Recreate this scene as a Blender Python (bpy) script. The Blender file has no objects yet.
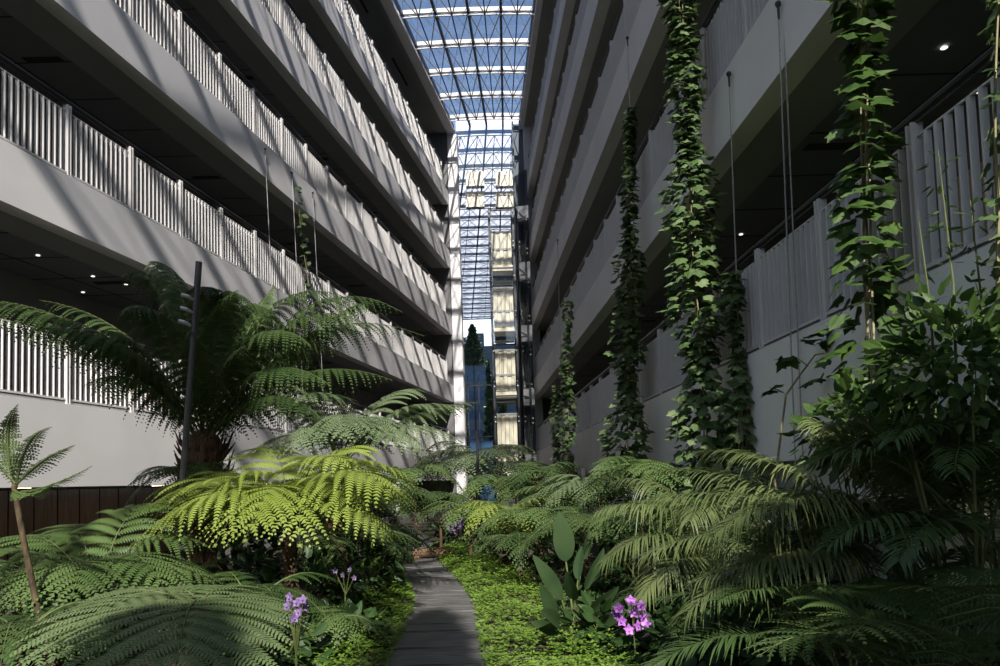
import bpy, math, random
import numpy as np
from mathutils import Vector, Matrix

random.seed(7)
rng = np.random.default_rng(11)
C = bpy.context.scene.collection
SC = bpy.context.scene

# ------------------------------------------------------------------ camera model (1000 x 666 frame)
F, PX, CY = 720.0, 500.0, 438.53
PITCH, ROLL = 0.059, -0.031
EYE = np.array([0.0, 0.0, 1.5])


def cam_matrix():
    cp, sp, cr, sr = math.cos(PITCH), math.sin(PITCH), math.cos(ROLL), math.sin(ROLL)
    Rr = np.array([[cr, -sr, 0], [sr, cr, 0], [0, 0, 1]])
    Rp = np.array([[1, 0, 0], [0, cp, sp], [0, -sp, cp]])
    S = np.array([[1, 0, 0], [0, 0, 1], [0, 1, 0]], float)
    return S @ Rp @ Rr


CM = cam_matrix()


def at(x, y, Y):
    """place in the hall that the photograph shows at (x, y), Y metres ahead"""
    v = CM @ np.array([(x - PX) / F, -(y - CY) / F, 1.0])
    return EYE + v * (Y / v[1])


def ground_at(x, y, z=0.0):
    v = CM @ np.array([(x - PX) / F, -(y - CY) / F, 1.0])
    return EYE + v * ((z - EYE[2]) / v[2])


cam_data = bpy.data.cameras.new('camera')
cam = bpy.data.objects.new('camera', cam_data)
C.objects.link(cam)
cam_data.sensor_width = 36.0
cam_data.lens = 36.0 * F / 1000.0
cam_data.shift_y = (CY - 333.0) / 1000.0
cam_data.clip_start = 0.05
cam_data.clip_end = 500
r_, u_, f_ = CM[:, 0], CM[:, 1], CM[:, 2]
cam.matrix_world = Matrix(((r_[0], u_[0], -f_[0], EYE[0]), (r_[1], u_[1], -f_[1], EYE[1]), (r_[2], u_[2], -f_[2], EYE[2]), (0, 0, 0, 1)))
SC.camera = cam

# ------------------------------------------------------------------ materials


def new_mat(name):
    m = bpy.data.materials.new(name)
    m.use_nodes = True
    nt = m.node_tree
    nt.nodes.clear()
    out = nt.nodes.new('ShaderNodeOutputMaterial')
    return m, nt, out


def N(nt, kind, **kw):
    n = nt.nodes.new(kind)
    for k, v in kw.items():
        if k in n.inputs.keys():
            n.inputs[k].default_value = v
        else:
            setattr(n, k, v)
    return n


def c4(c):
    return (c[0], c[1], c[2], 1.0)


def noise_color(nt, a, b, scale, detail=3.0, stretch=None, lo=0.35, hi=0.65):
    tc = N(nt, 'ShaderNodeTexCoord')
    src = tc.outputs['Object']
    if stretch:
        mp = N(nt, 'ShaderNodeMapping')
        mp.inputs['Scale'].default_value = stretch
        nt.links.new(src, mp.inputs['Vector'])
        src = mp.outputs['Vector']
    no = N(nt, 'ShaderNodeTexNoise')
    no.inputs['Scale'].default_value = scale
    no.inputs['Detail'].default_value = detail
    nt.links.new(src, no.inputs['Vector'])
    rp = N(nt, 'ShaderNodeValToRGB')
    rp.color_ramp.elements[0].position = lo
    rp.color_ramp.elements[1].position = hi
    rp.color_ramp.elements[0].color = c4(a)
    rp.color_ramp.elements[1].color = c4(b)
    nt.links.new(no.outputs['Fac'], rp.inputs['Fac'])
    return rp.outputs['Color'], no.outputs['Fac']


def mat_solid(name, a, b=None, rough=0.6, metal=0.0, scale=3.0, bump=0.0, spec=0.4, stretch=None, detail=3.0):
    m, nt, out = new_mat(name)
    p = N(nt, 'ShaderNodeBsdfPrincipled')
    p.inputs['Roughness'].default_value = rough
    p.inputs['Metallic'].default_value = metal
    p.inputs['Specular IOR Level'].default_value = spec
    col, fac = noise_color(nt, a, b if b else tuple(x * 0.9 for x in a), scale, detail, stretch)
    nt.links.new(col, p.inputs['Base Color'])
    if bump:
        bp = N(nt, 'ShaderNodeBump')
        bp.inputs['Strength'].default_value = bump
        bp.inputs['Distance'].default_value = 0.02
        nt.links.new(fac, bp.inputs['Height'])
        nt.links.new(bp.outputs['Normal'], p.inputs['Normal'])
    nt.links.new(p.outputs['BSDF'], out.inputs['Surface'])
    return m


def mat_leaf(name, a, b, trans=0.35, rough=0.45, scale=2.0, tcol=None, spec=0.3):
    m, nt, out = new_mat(name)
    p = N(nt, 'ShaderNodeBsdfPrincipled')
    p.inputs['Roughness'].default_value = rough
    p.inputs['Specular IOR Level'].default_value = spec
    col, fac = noise_color(nt, a, b, scale, 2.0)
    nt.links.new(col, p.inputs['Base Color'])
    t = N(nt, 'ShaderNodeBsdfTranslucent')
    if tcol:
        t.inputs['Color'].default_value = c4(tcol)
    else:
        nt.links.new(col, t.inputs['Color'])
    mx = N(nt, 'ShaderNodeMixShader')
    mx.inputs['Fac'].default_value = trans
    nt.links.new(p.outputs['BSDF'], mx.inputs[1])
    nt.links.new(t.outputs['BSDF'], mx.inputs[2])
    nt.links.new(mx.outputs['Shader'], out.inputs['Surface'])
    return m


def mat_glass(name, tint, base_reflect, rough=0.0, gcol=(0.9, 0.95, 1.0)):
    m, nt, out = new_mat(name)
    t = N(nt, 'ShaderNodeBsdfTransparent')
    t.inputs['Color'].default_value = c4(tint)
    g = N(nt, 'ShaderNodeBsdfGlossy')
    g.inputs['Roughness'].default_value = rough
    g.inputs['Color'].default_value = c4(gcol)
    lw = N(nt, 'ShaderNodeLayerWeight')
    lw.inputs['Blend'].default_value = 0.5
    pw = N(nt, 'ShaderNodeMath', operation='POWER')
    pw.inputs[1].default_value = 5.0
    nt.links.new(lw.outputs['Facing'], pw.inputs[0])
    ad = N(nt, 'ShaderNodeMath', operation='MULTIPLY_ADD', use_clamp=True)
    ad.inputs[1].default_value = 0.9 - base_reflect
    ad.inputs[2].default_value = base_reflect
    nt.links.new(pw.outputs['Value'], ad.inputs[0])
    mx = N(nt, 'ShaderNodeMixShader')
    nt.links.new(ad.outputs['Value'], mx.inputs['Fac'])
    nt.links.new(t.outputs['BSDF'], mx.inputs[1])
    nt.links.new(g.outputs['BSDF'], mx.inputs[2])
    nt.links.new(mx.outputs['Shader'], out.inputs['Surface'])
    return m


def mat_emit(name, col, strength):
    m, nt, out = new_mat(name)
    e = N(nt, 'ShaderNodeEmission')
    e.inputs['Color'].default_value = c4(col)
    e.inputs['Strength'].default_value = strength
    nt.links.new(e.outputs['Emission'], out.inputs['Surface'])
    return m


M = {}
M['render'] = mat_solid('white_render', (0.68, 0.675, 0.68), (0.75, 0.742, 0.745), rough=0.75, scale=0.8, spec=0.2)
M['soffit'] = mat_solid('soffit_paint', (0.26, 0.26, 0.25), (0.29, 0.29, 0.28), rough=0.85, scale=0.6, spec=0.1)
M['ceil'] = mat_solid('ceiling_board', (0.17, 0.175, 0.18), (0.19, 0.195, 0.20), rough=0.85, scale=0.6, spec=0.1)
M['seam'] = mat_solid('dark_seam', (0.03, 0.03, 0.03), rough=0.9)
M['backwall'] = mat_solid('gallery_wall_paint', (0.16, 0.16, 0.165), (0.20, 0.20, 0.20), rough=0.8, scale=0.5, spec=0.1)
M['wood'] = mat_solid('brown_wood_boards', (0.40, 0.29, 0.22), (0.54, 0.40, 0.30), rough=0.5, scale=6.0, stretch=(3.0, 3.0, 0.25))
M['slab'] = mat_solid('gallery_floor', (0.2, 0.2, 0.19), rough=0.7)
M['white_metal'] = mat_solid('white_painted_metal', (0.52, 0.51, 0.495), (0.56, 0.55, 0.535), rough=0.45, scale=4)
M['grey_metal'] = mat_solid('grey_painted_metal', (0.30, 0.31, 0.32), (0.34, 0.35, 0.36), rough=0.5, scale=4)
M['dark_metal'] = mat_solid('dark_metal', (0.02, 0.022, 0.025), (0.03, 0.032, 0.035), rough=0.4, scale=4, spec=0.5)
M['steel'] = mat_solid('stainless_steel', (0.5, 0.5, 0.5), (0.6, 0.6, 0.6), rough=0.3, metal=0.9, scale=8)
M['cable'] = mat_solid('wire_rope', (0.30, 0.30, 0.30), (0.42, 0.41, 0.40), rough=0.4, metal=0.5, scale=40)
M['truss_white'] = mat_solid('white_truss_paint', (0.50, 0.49, 0.47), (0.56, 0.55, 0.53), rough=0.5, scale=2)
M['truss_dark'] = mat_solid('dark_blue_glazing_bar', (0.012, 0.02, 0.05), (0.02, 0.03, 0.06), rough=0.4, scale=2)
M['roof_glass'] = mat_glass('tinted_roof_glass', (0.70, 0.70, 0.72), 0.03)
M['end_glass'] = mat_glass('reflective_curtain_glass', (0.55, 0.68, 0.80), 0.74, gcol=(0.93, 0.96, 1.0))
M['shaft_glass'] = mat_glass('lift_shaft_glass', (0.95, 0.95, 0.93), 0.05, gcol=(0.8, 0.9, 1.0))
M['cream'] = mat_solid('cream_panel', (0.66, 0.63, 0.50), (0.78, 0.75, 0.61), rough=0.35, scale=1.5, stretch=(6, 6, 0.3))
M['lobby'] = mat_solid('lobby_wall', (0.10, 0.13, 0.16), (0.13, 0.16, 0.20), rough=0.7, scale=1.0)
M['blue_door'] = mat_solid('blue_door', (0.03, 0.08, 0.16), (0.04, 0.10, 0.2), rough=0.25, scale=2)
M['lamp'] = mat_emit('downlight_lens', (1.0, 0.95, 0.85), 1.6)
M['warm_lamp'] = mat_emit('warm_lamp_lens', (1.0, 0.68, 0.42), 9.0)
M['soil'] = mat_solid('dark_soil', (0.022, 0.016, 0.011), (0.045, 0.033, 0.022), rough=0.95, scale=8, bump=0.6)
M['path'] = mat_solid('weathered_grey_planks', (0.04, 0.04, 0.042), (0.115, 0.113, 0.11), rough=0.65, scale=5, stretch=(0.6, 5, 5), bump=0.35, detail=8)
M['fibre'] = mat_solid('fibrous_trunk', (0.03, 0.018, 0.011), (0.11, 0.06, 0.034), rough=0.9, scale=18, stretch=(4, 4, 0.6), bump=1.0)
M['bark'] = mat_solid('pale_trunk_bark', (0.03, 0.021, 0.01), (0.085, 0.06, 0.028), rough=0.8, scale=22, stretch=(1, 1, 0.5), bump=0.6)
M['stalk'] = mat_solid('dark_green_stalk', (0.05, 0.07, 0.02), (0.09, 0.11, 0.035), rough=0.6, scale=8)
M['vinestem'] = mat_solid('woody_vine_stem', (0.14, 0.12, 0.06), (0.22, 0.20, 0.10), rough=0.7, scale=12)
M['log'] = mat_solid('orange_brown_timber', (0.06, 0.034, 0.018), (0.11, 0.062, 0.03), rough=0.7, scale=6, stretch=(1, 6, 6))
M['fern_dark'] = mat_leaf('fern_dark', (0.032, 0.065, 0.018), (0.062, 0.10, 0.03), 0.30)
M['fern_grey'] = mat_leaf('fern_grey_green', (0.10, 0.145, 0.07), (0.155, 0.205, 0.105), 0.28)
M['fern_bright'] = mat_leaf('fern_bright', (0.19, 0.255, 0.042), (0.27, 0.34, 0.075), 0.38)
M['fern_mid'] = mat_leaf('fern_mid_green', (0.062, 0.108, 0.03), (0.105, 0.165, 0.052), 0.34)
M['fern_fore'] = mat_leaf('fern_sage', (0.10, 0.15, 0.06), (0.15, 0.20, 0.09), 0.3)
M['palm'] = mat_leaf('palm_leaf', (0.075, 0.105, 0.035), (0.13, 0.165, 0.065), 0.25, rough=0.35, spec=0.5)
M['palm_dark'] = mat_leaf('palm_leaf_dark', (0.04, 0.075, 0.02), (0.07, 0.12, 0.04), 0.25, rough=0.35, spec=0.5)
M['vine'] = mat_leaf('vine_leaf', (0.042, 0.078, 0.024), (0.085, 0.135, 0.048), 0.25, scale=5)
M['vine_pale'] = mat_leaf('vine_leaf_pale', (0.09, 0.135, 0.06), (0.15, 0.205, 0.095), 0.25, scale=5)
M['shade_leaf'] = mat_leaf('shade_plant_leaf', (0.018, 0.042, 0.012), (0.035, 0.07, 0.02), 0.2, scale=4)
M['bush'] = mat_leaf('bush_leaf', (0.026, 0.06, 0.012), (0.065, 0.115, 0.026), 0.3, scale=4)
M['cover'] = mat_leaf('ground_cover_leaf', (0.12, 0.215, 0.028), (0.2, 0.32, 0.055), 0.35, scale=3)
M['paddle'] = mat_leaf('paddle_leaf', (0.028, 0.055, 0.022), (0.05, 0.085, 0.034), 0.2, rough=0.3, scale=2, spec=0.5)
M['orchid'] = mat_leaf('purple_petal', (0.42, 0.12, 0.55), (0.55, 0.24, 0.68), 0.3, scale=20)
M['orchid_dim'] = mat_leaf('faded_petal', (0.10, 0.08, 0.14), (0.16, 0.12, 0.2), 0.2, scale=20)
M['orchid_pale'] = mat_leaf('lilac_petal', (0.20, 0.12, 0.30), (0.28, 0.19, 0.40), 0.3, scale=20)

# ------------------------------------------------------------------ object helpers


class MB:
    """collects shapes into one mesh"""

    def __init__(self):
        self.v, self.f, self.m = [], [], []
        self.n = 0

    def add(self, verts, faces, mi=0):
        base = self.n
        self.v.extend([tuple(map(float, p)) for p in verts])
        self.n += len(verts)
        for f in faces:
            self.f.append(tuple(base + i for i in f))
            self.m.append(mi)
        return self

    def quads(self, V, Q, mi=0):
        return self.add(V, Q, mi)

    def box8(self, pts, mi=0):
        # pts: bottom 4 (ccw), top 4
        return self.add(pts, [(3, 2, 1, 0), (4, 5, 6, 7), (0, 1, 5, 4), (1, 2, 6, 5), (2, 3, 7, 6), (3, 0, 4, 7)], mi)

    def box(self, x0, x1, y0, y1, z0, z1, mi=0):
        return self.box8([(x0, y0, z0), (x1, y0, z0), (x1, y1, z0), (x0, y1, z0), (x0, y0, z1), (x1, y0, z1), (x1, y1, z1), (x0, y1, z1)], mi)

    def tube(self, pts, radii, n=6, mi=0, cap=True):
        pts = [np.array(p, float) for p in pts]
        if not hasattr(radii, '__len__'):
            radii = [radii] * len(pts)
        rings = []
        prev = None
        for i, p in enumerate(pts):
            a = pts[max(0, i - 1)]
            b = pts[min(len(pts) - 1, i + 1)]
            t = b - a
            t = t / (np.linalg.norm(t) + 1e-9)
            if prev is None:
                ref = np.array([0, 0, 1.0]) if abs(t[2]) < 0.9 else np.array([1.0, 0, 0])
            else:
                ref = prev
            s = ref - t * ref.dot(t)
            s /= np.linalg.norm(s) + 1e-9
            prev = s
            q = np.cross(t, s)
            rings.append([p + radii[i] * (math.cos(2 * math.pi * k / n) * s + math.sin(2 * math.pi * k / n) * q) for k in range(n)])
        V = [v for r in rings for v in r]
        Q = []
        for i in range(len(rings) - 1):
            for k in range(n):
                Q.append((i * n + k, i * n + (k + 1) % n, (i + 1) * n + (k + 1) % n, (i + 1) * n + k))
        if cap:
            Q.append(tuple(range(n - 1, -1, -1)))
            Q.append(tuple((len(rings) - 1) * n + k for k in range(n)))
        return self.add(V, Q, mi)

    def ball(self, c, r, n=6, m=4, mi=0):
        V, Q = [], []
        for i in range(m + 1):
            th = math.pi * i / m
            for k in range(n):
                ph = 2 * math.pi * k / n
                V.append((c[0] + r * math.sin(th) * math.cos(ph), c[1] + r * math.sin(th) * math.sin(ph), c[2] + r * math.cos(th)))
        for i in range(m):
            for k in range(n):
                Q.append((i * n + k, (i + 1) * n + k, (i + 1) * n + (k + 1) % n, i * n + (k + 1) % n))
        return self.add(V, Q, mi)

    def build(self, name, mats, parent=None, loc=None, smooth=False):
        if not isinstance(mats, (list, tuple)):
            mats = [mats]
        me = bpy.data.meshes.new(name)
        off = np.zeros(3)
        if parent is not None:
            off = np.array(parent_world(parent))
        elif loc is not None:
            off = np.array(loc, float)
        V = np.array(self.v, float).reshape(-1, 3) - off
        me.from_pydata(V.tolist(), [], self.f)
        for mt in mats:
            me.materials.append(mt)
        if len(mats) > 1:
            me.polygons.foreach_set('material_index', self.m)
        if smooth:
            me.polygons.foreach_set('use_smooth', [True] * len(me.polygons))
        me.update()
        o = bpy.data.objects.new(name, me)
        C.objects.link(o)
        if parent is not None:
            o.parent = parent
        elif loc is not None:
            o.location = loc
        return o


def parent_world(o):
    p = np.zeros(3)
    while o is not None:
        p += np.array(o.location)
        o = o.parent
    return p


def tag(o, label=None, cat=None, group=None, kind=None):
    if label:
        o['label'] = label
    if cat:
        o['category'] = cat
    if group:
        o['group'] = group
    if kind:
        o['kind'] = kind
    return o


def thing(name, label, cat, loc, group=None):
    o = bpy.data.objects.new(name, None)
    o.empty_display_size = 0.1
    C.objects.link(o)
    o.location = tuple(float(x) for x in loc)
    return tag(o, label, cat, group)


def structure(mb, name, mats, label=None, cat=None, parent=None):
    o = mb.build(name, mats, parent)
    if parent is None:
        tag(o, label, cat, kind='structure')
    return o


def nrm(v):
    v = np.array(v, float)
    return v / (np.linalg.norm(v) + 1e-12)


def np_mesh(name, V, Q, mats, mi=None, parent=None, smooth=False):
    me = bpy.data.meshes.new(name)
    V = np.asarray(V, float)
    if parent is not None:
        V = V - parent_world(parent)
    Q = np.asarray(Q, np.int32)
    me.vertices.add(len(V))
    me.vertices.foreach_set('co', V.astype(np.float32).ravel())
    me.loops.add(Q.size)
    me.loops.foreach_set('vertex_index', Q.ravel())
    me.polygons.add(len(Q))
    k = Q.shape[1]
    me.polygons.foreach_set('loop_start', np.arange(0, Q.size, k, dtype=np.int32))
    if not isinstance(mats, (list, tuple)):
        mats = [mats]
    for m in mats:
        me.materials.append(m)
    if mi is not None:
        me.polygons.foreach_set('material_index', np.asarray(mi, np.int32))
    me.update(calc_edges=True)
    me.validate()
    o = bpy.data.objects.new(name, me)
    C.objects.link(o)
    if parent is not None:
        o.parent = parent
    return o


# ------------------------------------------------------------------ the two wings
TL, TR = math.tan(0.1652), math.tan(-0.042)


def xw(side, Y):
    return -8.4663 + TL * Y if side == 'left' else 3.2975 + TR * Y


SG = {'left': -1.0, 'right': 1.0}
LV = [(1.62, 2.89), (5.61, 6.49), (9.14, 10.01), (12.64, 13.55), (16.02, 16.72)]
ROOF0 = 19.85
Y0, Y1 = -2.0, 36.9
DEPTH = 2.7


def wp(side, Y, off, z):
    return (xw(side, Y) + SG[side] * off, Y, z)


def wbox(mb, side, ya, yb, oa, ob, za, zb, mi=0):
    a = [wp(side, ya, oa, za), wp(side, ya, ob, za), wp(side, yb, ob, za), wp(side, yb, oa, za)]
    b = [(p[0], p[1], zb) for p in a]
    if side == 'left':
        a = a[::-1]
        b = b[::-1]
    mb.box8(a + b, mi)


ORD = ['lowest', 'second', 'third', 'fourth', 'topmost']
for side in ('left', 'right'):
    for i, (zb, zt) in enumerate(LV):
        mb = MB()
        wbox(mb, side, Y0, Y1, 0.0, 0.30, zb, zt)
        structure(mb, 'parapet_' + side, M['render'], f'{ORD[i]} white rendered gallery band of the {side} wing', 'parapet')
        mb = MB()
        # beam underside strip then panelled gallery ceiling, floor slab above it
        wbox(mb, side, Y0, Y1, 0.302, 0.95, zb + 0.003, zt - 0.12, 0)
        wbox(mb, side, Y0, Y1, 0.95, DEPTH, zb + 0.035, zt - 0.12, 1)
        for k in range(int((Y1 - Y0) / 1.25)):
            yy = Y0 + 0.6 + 1.25 * k
            wbox(mb, side, yy, yy + 0.022, 0.96, DEPTH, zb + 0.028, zb + 0.034, 2)
        for oo in (0.952, 1.95):
            wbox(mb, side, Y0, Y1, oo, oo + 0.02, zb + 0.026, zb + 0.034, 2)
        if True:
            for k in range(7):
                yy = Y0 + 4.2 + 5.0 * k + (i % 2) * 1.7
                wbox(mb, side, yy, yy + 0.16, 1.1, 1.75, zb + 0.020, zb + 0.0335, 2)
        structure(mb, 'ceiling_' + side, [M['soffit'], M['ceil'], M['seam']], f'panelled gallery ceiling under the {ORD[i]} band of the {side} wing', 'ceiling')
    # back walls of the galleries
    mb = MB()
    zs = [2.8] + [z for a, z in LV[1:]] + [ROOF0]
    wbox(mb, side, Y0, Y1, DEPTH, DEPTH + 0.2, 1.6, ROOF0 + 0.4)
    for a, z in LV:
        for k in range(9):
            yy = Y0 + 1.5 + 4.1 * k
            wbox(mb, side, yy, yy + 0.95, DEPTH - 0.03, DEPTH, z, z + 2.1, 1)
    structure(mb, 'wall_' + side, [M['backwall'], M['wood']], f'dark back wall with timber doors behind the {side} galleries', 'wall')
    # end walls
    mb = MB()
    wbox(mb, side, Y1 - 0.02, Y1 + 0.2, 0.02 if side == 'left' else 0.28, DEPTH + 0.2, 0.0, ROOF0)
    structure(mb, 'wall_far_' + side, M['backwall'], f'dark wall closing the far end of the {side} galleries', 'wall')
    mb = MB()
    wbox(mb, side, Y0 - 0.2, Y0, 0.0, DEPTH + 0.2, 0.0, ROOF0 + 0.4)
    structure(mb, 'wall_end_' + side, M['render'], f'end wall of the {side} wing behind the viewer', 'wall')
    mb = MB()
    wbox(mb, side, Y0, Y1 + 0.6, 0.0, DEPTH + 0.2, ROOF0, ROOF0 + 0.22, 0)
    wbox(mb, side, Y0, Y1 + 0.3, 0.0, 0.25, ROOF0 + 0.22, ROOF0 + 0.5, 1)
    wbox(mb, side, Y0, Y1 + 0.3, -0.42 if side == 'left' else -0.24, -0.002, ROOF0 + 0.08, ROOF0 + 0.2, 1)
    for k in range(6):
        yy = Y0 + 6 + 5.2 * k
        wbox(mb, side, yy, yy + 2.2, 0.62, 0.72, ROOF0 - 0.012, ROOF0 - 0.001, 2)
    structure(mb, 'ceiling_roof_' + side, [M['soffit'], M['render'], M['seam']], f'flat roof edge with slot lights over the {side} wing', 'roof')
    # end pier
    mb = MB()
    if side == 'left':
        wbox(mb, side, Y1, Y1 + 0.34, -0.52, -0.02, 0.0, ROOF0)
        structure(mb, 'wall_pier_left', M['render'], 'tall white sunlit pier ending the left wing', 'pier')
    else:
        wbox(mb, side, Y1 - 0.5, Y1 + 0.4, -0.05, 0.45, 0.0, ROOF0)
        structure(mb, 'wall_pier_right', M['render'], 'tall grey pier ending the right wing', 'pier')

# ground storey below the left galleries: timber lined wall with a doorway
mb = MB()
wbox(mb, 'left', Y0, Y1, DEPTH + 0.5, DEPTH + 0.7, -1.0, 1.62, 0)
for k in range(60):
    yy = 0.5 + 0.6 * k
    wbox(mb, 'left', yy, yy + 0.02, DEPTH + 0.49, DEPTH + 0.5, -1.0, 1.62, 1)
structure(mb, 'wall_ground_left', [M['wood'], M['seam']], 'brown timber wall under the left wing', 'wall')
mb = MB()
wbox(mb, 'left', 9.1, 11.6, DEPTH + 0.40, DEPTH + 0.49, -1.0, 1.25, 0)
structure(mb, 'door_1', M['seam'], 'dark doorway in the timber wall under the left wing', 'door')
mb = MB()
wbox(mb, 'right', Y0, Y1, 0.35, 0.55, -0.5, 1.62)
structure(mb, 'wall_ground_right', M['render'], 'white wall under the lowest right gallery band', 'wall')
mb = MB()
wbox(mb, 'left', Y0, Y1, 0.02, 0.20, -0.6, 0.30)
structure(mb, 'planter_wall_left', M['slab'], 'low planter wall along the left wing', 'wall')


# ------------------------------------------------------------------ gallery railings
BAY = 1.46
NF = 12


def railing(side, i):
    z = LV[i][1]
    nb = int((Y1 - Y0) / BAY)
    root = thing('balcony_railing', f'white upright-fin railing on the {ORD[i]} gallery of the {side} wing', 'railing', wp(side, Y0, 0.12, z), 'gallery railings')
    T = TL if side == 'left' else TR
    ux, uy = T, 1.0

    def bar(mb, ya, yb, oa, ob, za, zb, base):
        pts = []
        for (yy, oo) in ((ya, oa), (ya, ob), (yb, ob), (yb, oa)):
            pts.append((yy * T + SG[side] * oo, yy, za))
        if side == 'left':
            pts = pts[::-1]
        mb.box8(pts + [(p[0], p[1], zb) for p in pts])

    # shared meshes, in the local frame of the bay
    pm = MB()
    for k in range(NF):
        yy = 0.10 + (BAY - 0.06) * (k + 0.5) / NF * 0.98
        bar(pm, yy - 0.007, yy + 0.007, -0.03, 0.025, 0.10, 1.08, None)
    bar(pm, 0.05, BAY - 0.03, -0.012, 0.008, 1.08, 1.095, None)
    bar(pm, 0.05, BAY - 0.03, -0.03, 0.025, 0.07, 0.10, None)
    pmesh = pm
    po = MB()
    bar(po, -0.045, -0.025, -0.045, 0.045, 0.0, 1.2, None)
    bar(po, 0.012, 0.032, -0.045, 0.045, 0.0, 1.2, None)
    bar(po, -0.025, 0.012, -0.03, -0.01, 1.0, 1.06, None)
    bar(po, -0.03, 0.02, -0.05, 0.05, 0.0, 0.02, None)
    first = None
    firstp = None
    for b in range(nb + 1):
        lx, ly = b * BAY * T, b * BAY
        if firstp is None:
            v = po
            me_o = po.build('post', M['white_metal'])
            me_o.parent = root
            firstp = me_o
        else:
            me_o = firstp.copy()
            C.objects.link(me_o)
        me_o.parent = root
        me_o.location = (lx, ly, 0)
        if b < nb:
            if first is None:
                q = pmesh.build('baluster_panel', M['white_metal'])
                first = q
            else:
                q = first.copy()
                C.objects.link(q)
            q.parent = root
            q.location = (lx, ly, 0)
    mb = MB()
    mb.tube([(0, 0, 1.26), (nb * BAY * T, nb * BAY, 1.26)], 0.028, 8)
    mb.tube([(0, 0, 1.20), (nb * BAY * T, nb * BAY, 1.20)], 0.010, 6)
    h = mb.build('handrail', M['dark_metal'])
    h.parent = root
    tag(h, 'dark round handrail')
    mb = MB()
    bar(mb, 0, nb * BAY, -0.02, 0.02, 0.012, 0.05, None)
    h = mb.build('bottom_rail', M['grey_metal'])
    h.parent = root


for side in ('left', 'right'):
    for i in range(5):
        railing(side, i)

# ------------------------------------------------------------------ glazed roof
W = 37.25            # plane of the glazed end wall
ZR = 20.25
_v = [(CM @ np.array([(480 - PX) / F, -(y - CY) / F, 1.0])) for y in (15.5, 120.0)]
ya, yb = [v[1] / v[2] * (ZR - 1.5) for v in _v]
TS = (yb - ya) / 4.0
TY = [yb - TS * k for k in range(int((yb + 9.0) / TS) + 1)]
TY.sort()
US = [0.05, 0.285, 0.517, 0.746, 0.975]
UM = [0.168, 0.401, 0.632, 0.86]


def roof_pt(u, Y, z):
    a, b = xw('left', Y) + 0.10, xw('right', Y) - 0.10
    arch = 0.06 * (1 - (2 * u - 1) ** 2)
    return np.array([a + (b - a) * u, Y, z + arch])


root_label = 'white transverse roof beam'
for k, Y in enumerate(TY):
    far = len(TY) - k
    nm = ['first', 'second', 'third', 'fourth', 'fifth', 'sixth', 'seventh', 'eighth', 'ninth', 'tenth', 'eleventh', 'twelfth', 'thirteenth', 'fourteenth', 'fifteenth', 'sixteenth', 'seventeenth', 'eighteenth', 'nineteenth', 'twentieth', 'twenty-first', 'twenty-second', 'twenty-third', 'twenty-fourth'][far - 1]
    rt = thing('roof_truss', f'white steel roof truss, {nm} from the glazed end wall', 'roof truss', roof_pt(0.5, Y, ZR), 'roof trusses under the skylight')
    mb = MB()
    us = np.linspace(0.0, 1.0, 13)
    for a, b in zip(us[:-1], us[1:]):
        p, q = roof_pt(a, Y, ZR), roof_pt(b, Y, ZR)
        pts = [(p[0], Y - 0.06, p[2] + 0.10), (q[0], Y - 0.06, q[2] + 0.10), (q[0], Y + 0.06, q[2] + 0.10), (p[0], Y + 0.06, p[2] + 0.10)]
        mb.box8(pts + [(x, y, z + 0.17) for x, y, z in pts])
    mb.build('beam', M['truss_white'], rt)
    mb = MB()
    mb.tube([roof_pt(u, Y, ZR - 0.02) for u in us], 0.035, 6)
    mb.build('lower_chord', M['truss_white'], rt)
    mb = MB()
    nd = 0
    if k < len(TY) - 1:
        Yn = TY[k + 1]
        for j, u in enumerate(US):
            for um in UM:
                if abs(u - um) < 0.13:
                    mb.tube([roof_pt(u, Y, ZR + 0.1), roof_pt(um, Yn, ZR - 0.02)], 0.026, 5)
                    mb.tube([roof_pt(um, Y, ZR + 0.28), roof_pt(u, Yn, ZR + 0.3)], 0.016, 5)
                    mb.tube([roof_pt(um, Y, ZR - 0.02), roof_pt(u, Y, ZR + 0.12)], 0.014, 5)
        mb.build('bracing_rods', M['truss_white'], rt)
for j, u in enumerate(US):
    mb = MB()
    ys = np.linspace(TY[0] - 0.3, W - 0.05, 8)
    for a, b in zip(ys[:-1], ys[1:]):
        p, q = roof_pt(u, a, ZR), roof_pt(u, b, ZR)
        h = 0.05
        pts = [(p[0] - h, p[1], p[2] + 0.03), (p[0] + h, p[1], p[2] + 0.03), (q[0] + h, q[1], q[2] + 0.03), (q[0] - h, q[1], q[2] + 0.03)]
        mb.box8(pts + [(x, y, z + 0.16) for x, y, z in pts])
    o = mb.build('roof_purlin', M['truss_dark'])
    tag(o, ['dark roof purlin nearest the left wing', 'dark roof purlin second from the left wing', 'dark roof purlin along the middle of the skylight',
            'dark roof purlin second from the right wing', 'dark roof purlin nearest the right wing'][j], 'purlin', 'dark purlins under the skylight')
for j, u in enumerate(UM):
    mb = MB()
    ys = np.linspace(TY[0], TY[-1], 8)
    mb.tube([roof_pt(u, y, ZR - 0.02) for y in ys], 0.028, 6)
    o = mb.build('roof_tie_bar', M['truss_dark'])
    tag(o, ['thin dark tie bar of the roof closest to the left wing', 'thin dark tie bar of the roof just left of centre', 'thin dark tie bar of the roof just right of centre',
            'thin dark tie bar of the roof closest to the right wing'][j], 'tie bar', 'thin tie bars under the skylight')
mb = MB()
us = np.linspace(-0.02, 1.02, 9)
ys = [TY[0] - 0.3, W]
for y0, y1 in zip(ys[:-1], ys[1:]):
    for a, b in zip(us[:-1], us[1:]):
        mb.add([roof_pt(a, y0, ZR + 0.42), roof_pt(b, y0, ZR + 0.42), roof_pt(b, y1, ZR + 0.42), roof_pt(a, y1, ZR + 0.42)], [(0, 1, 2, 3)])
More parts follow.
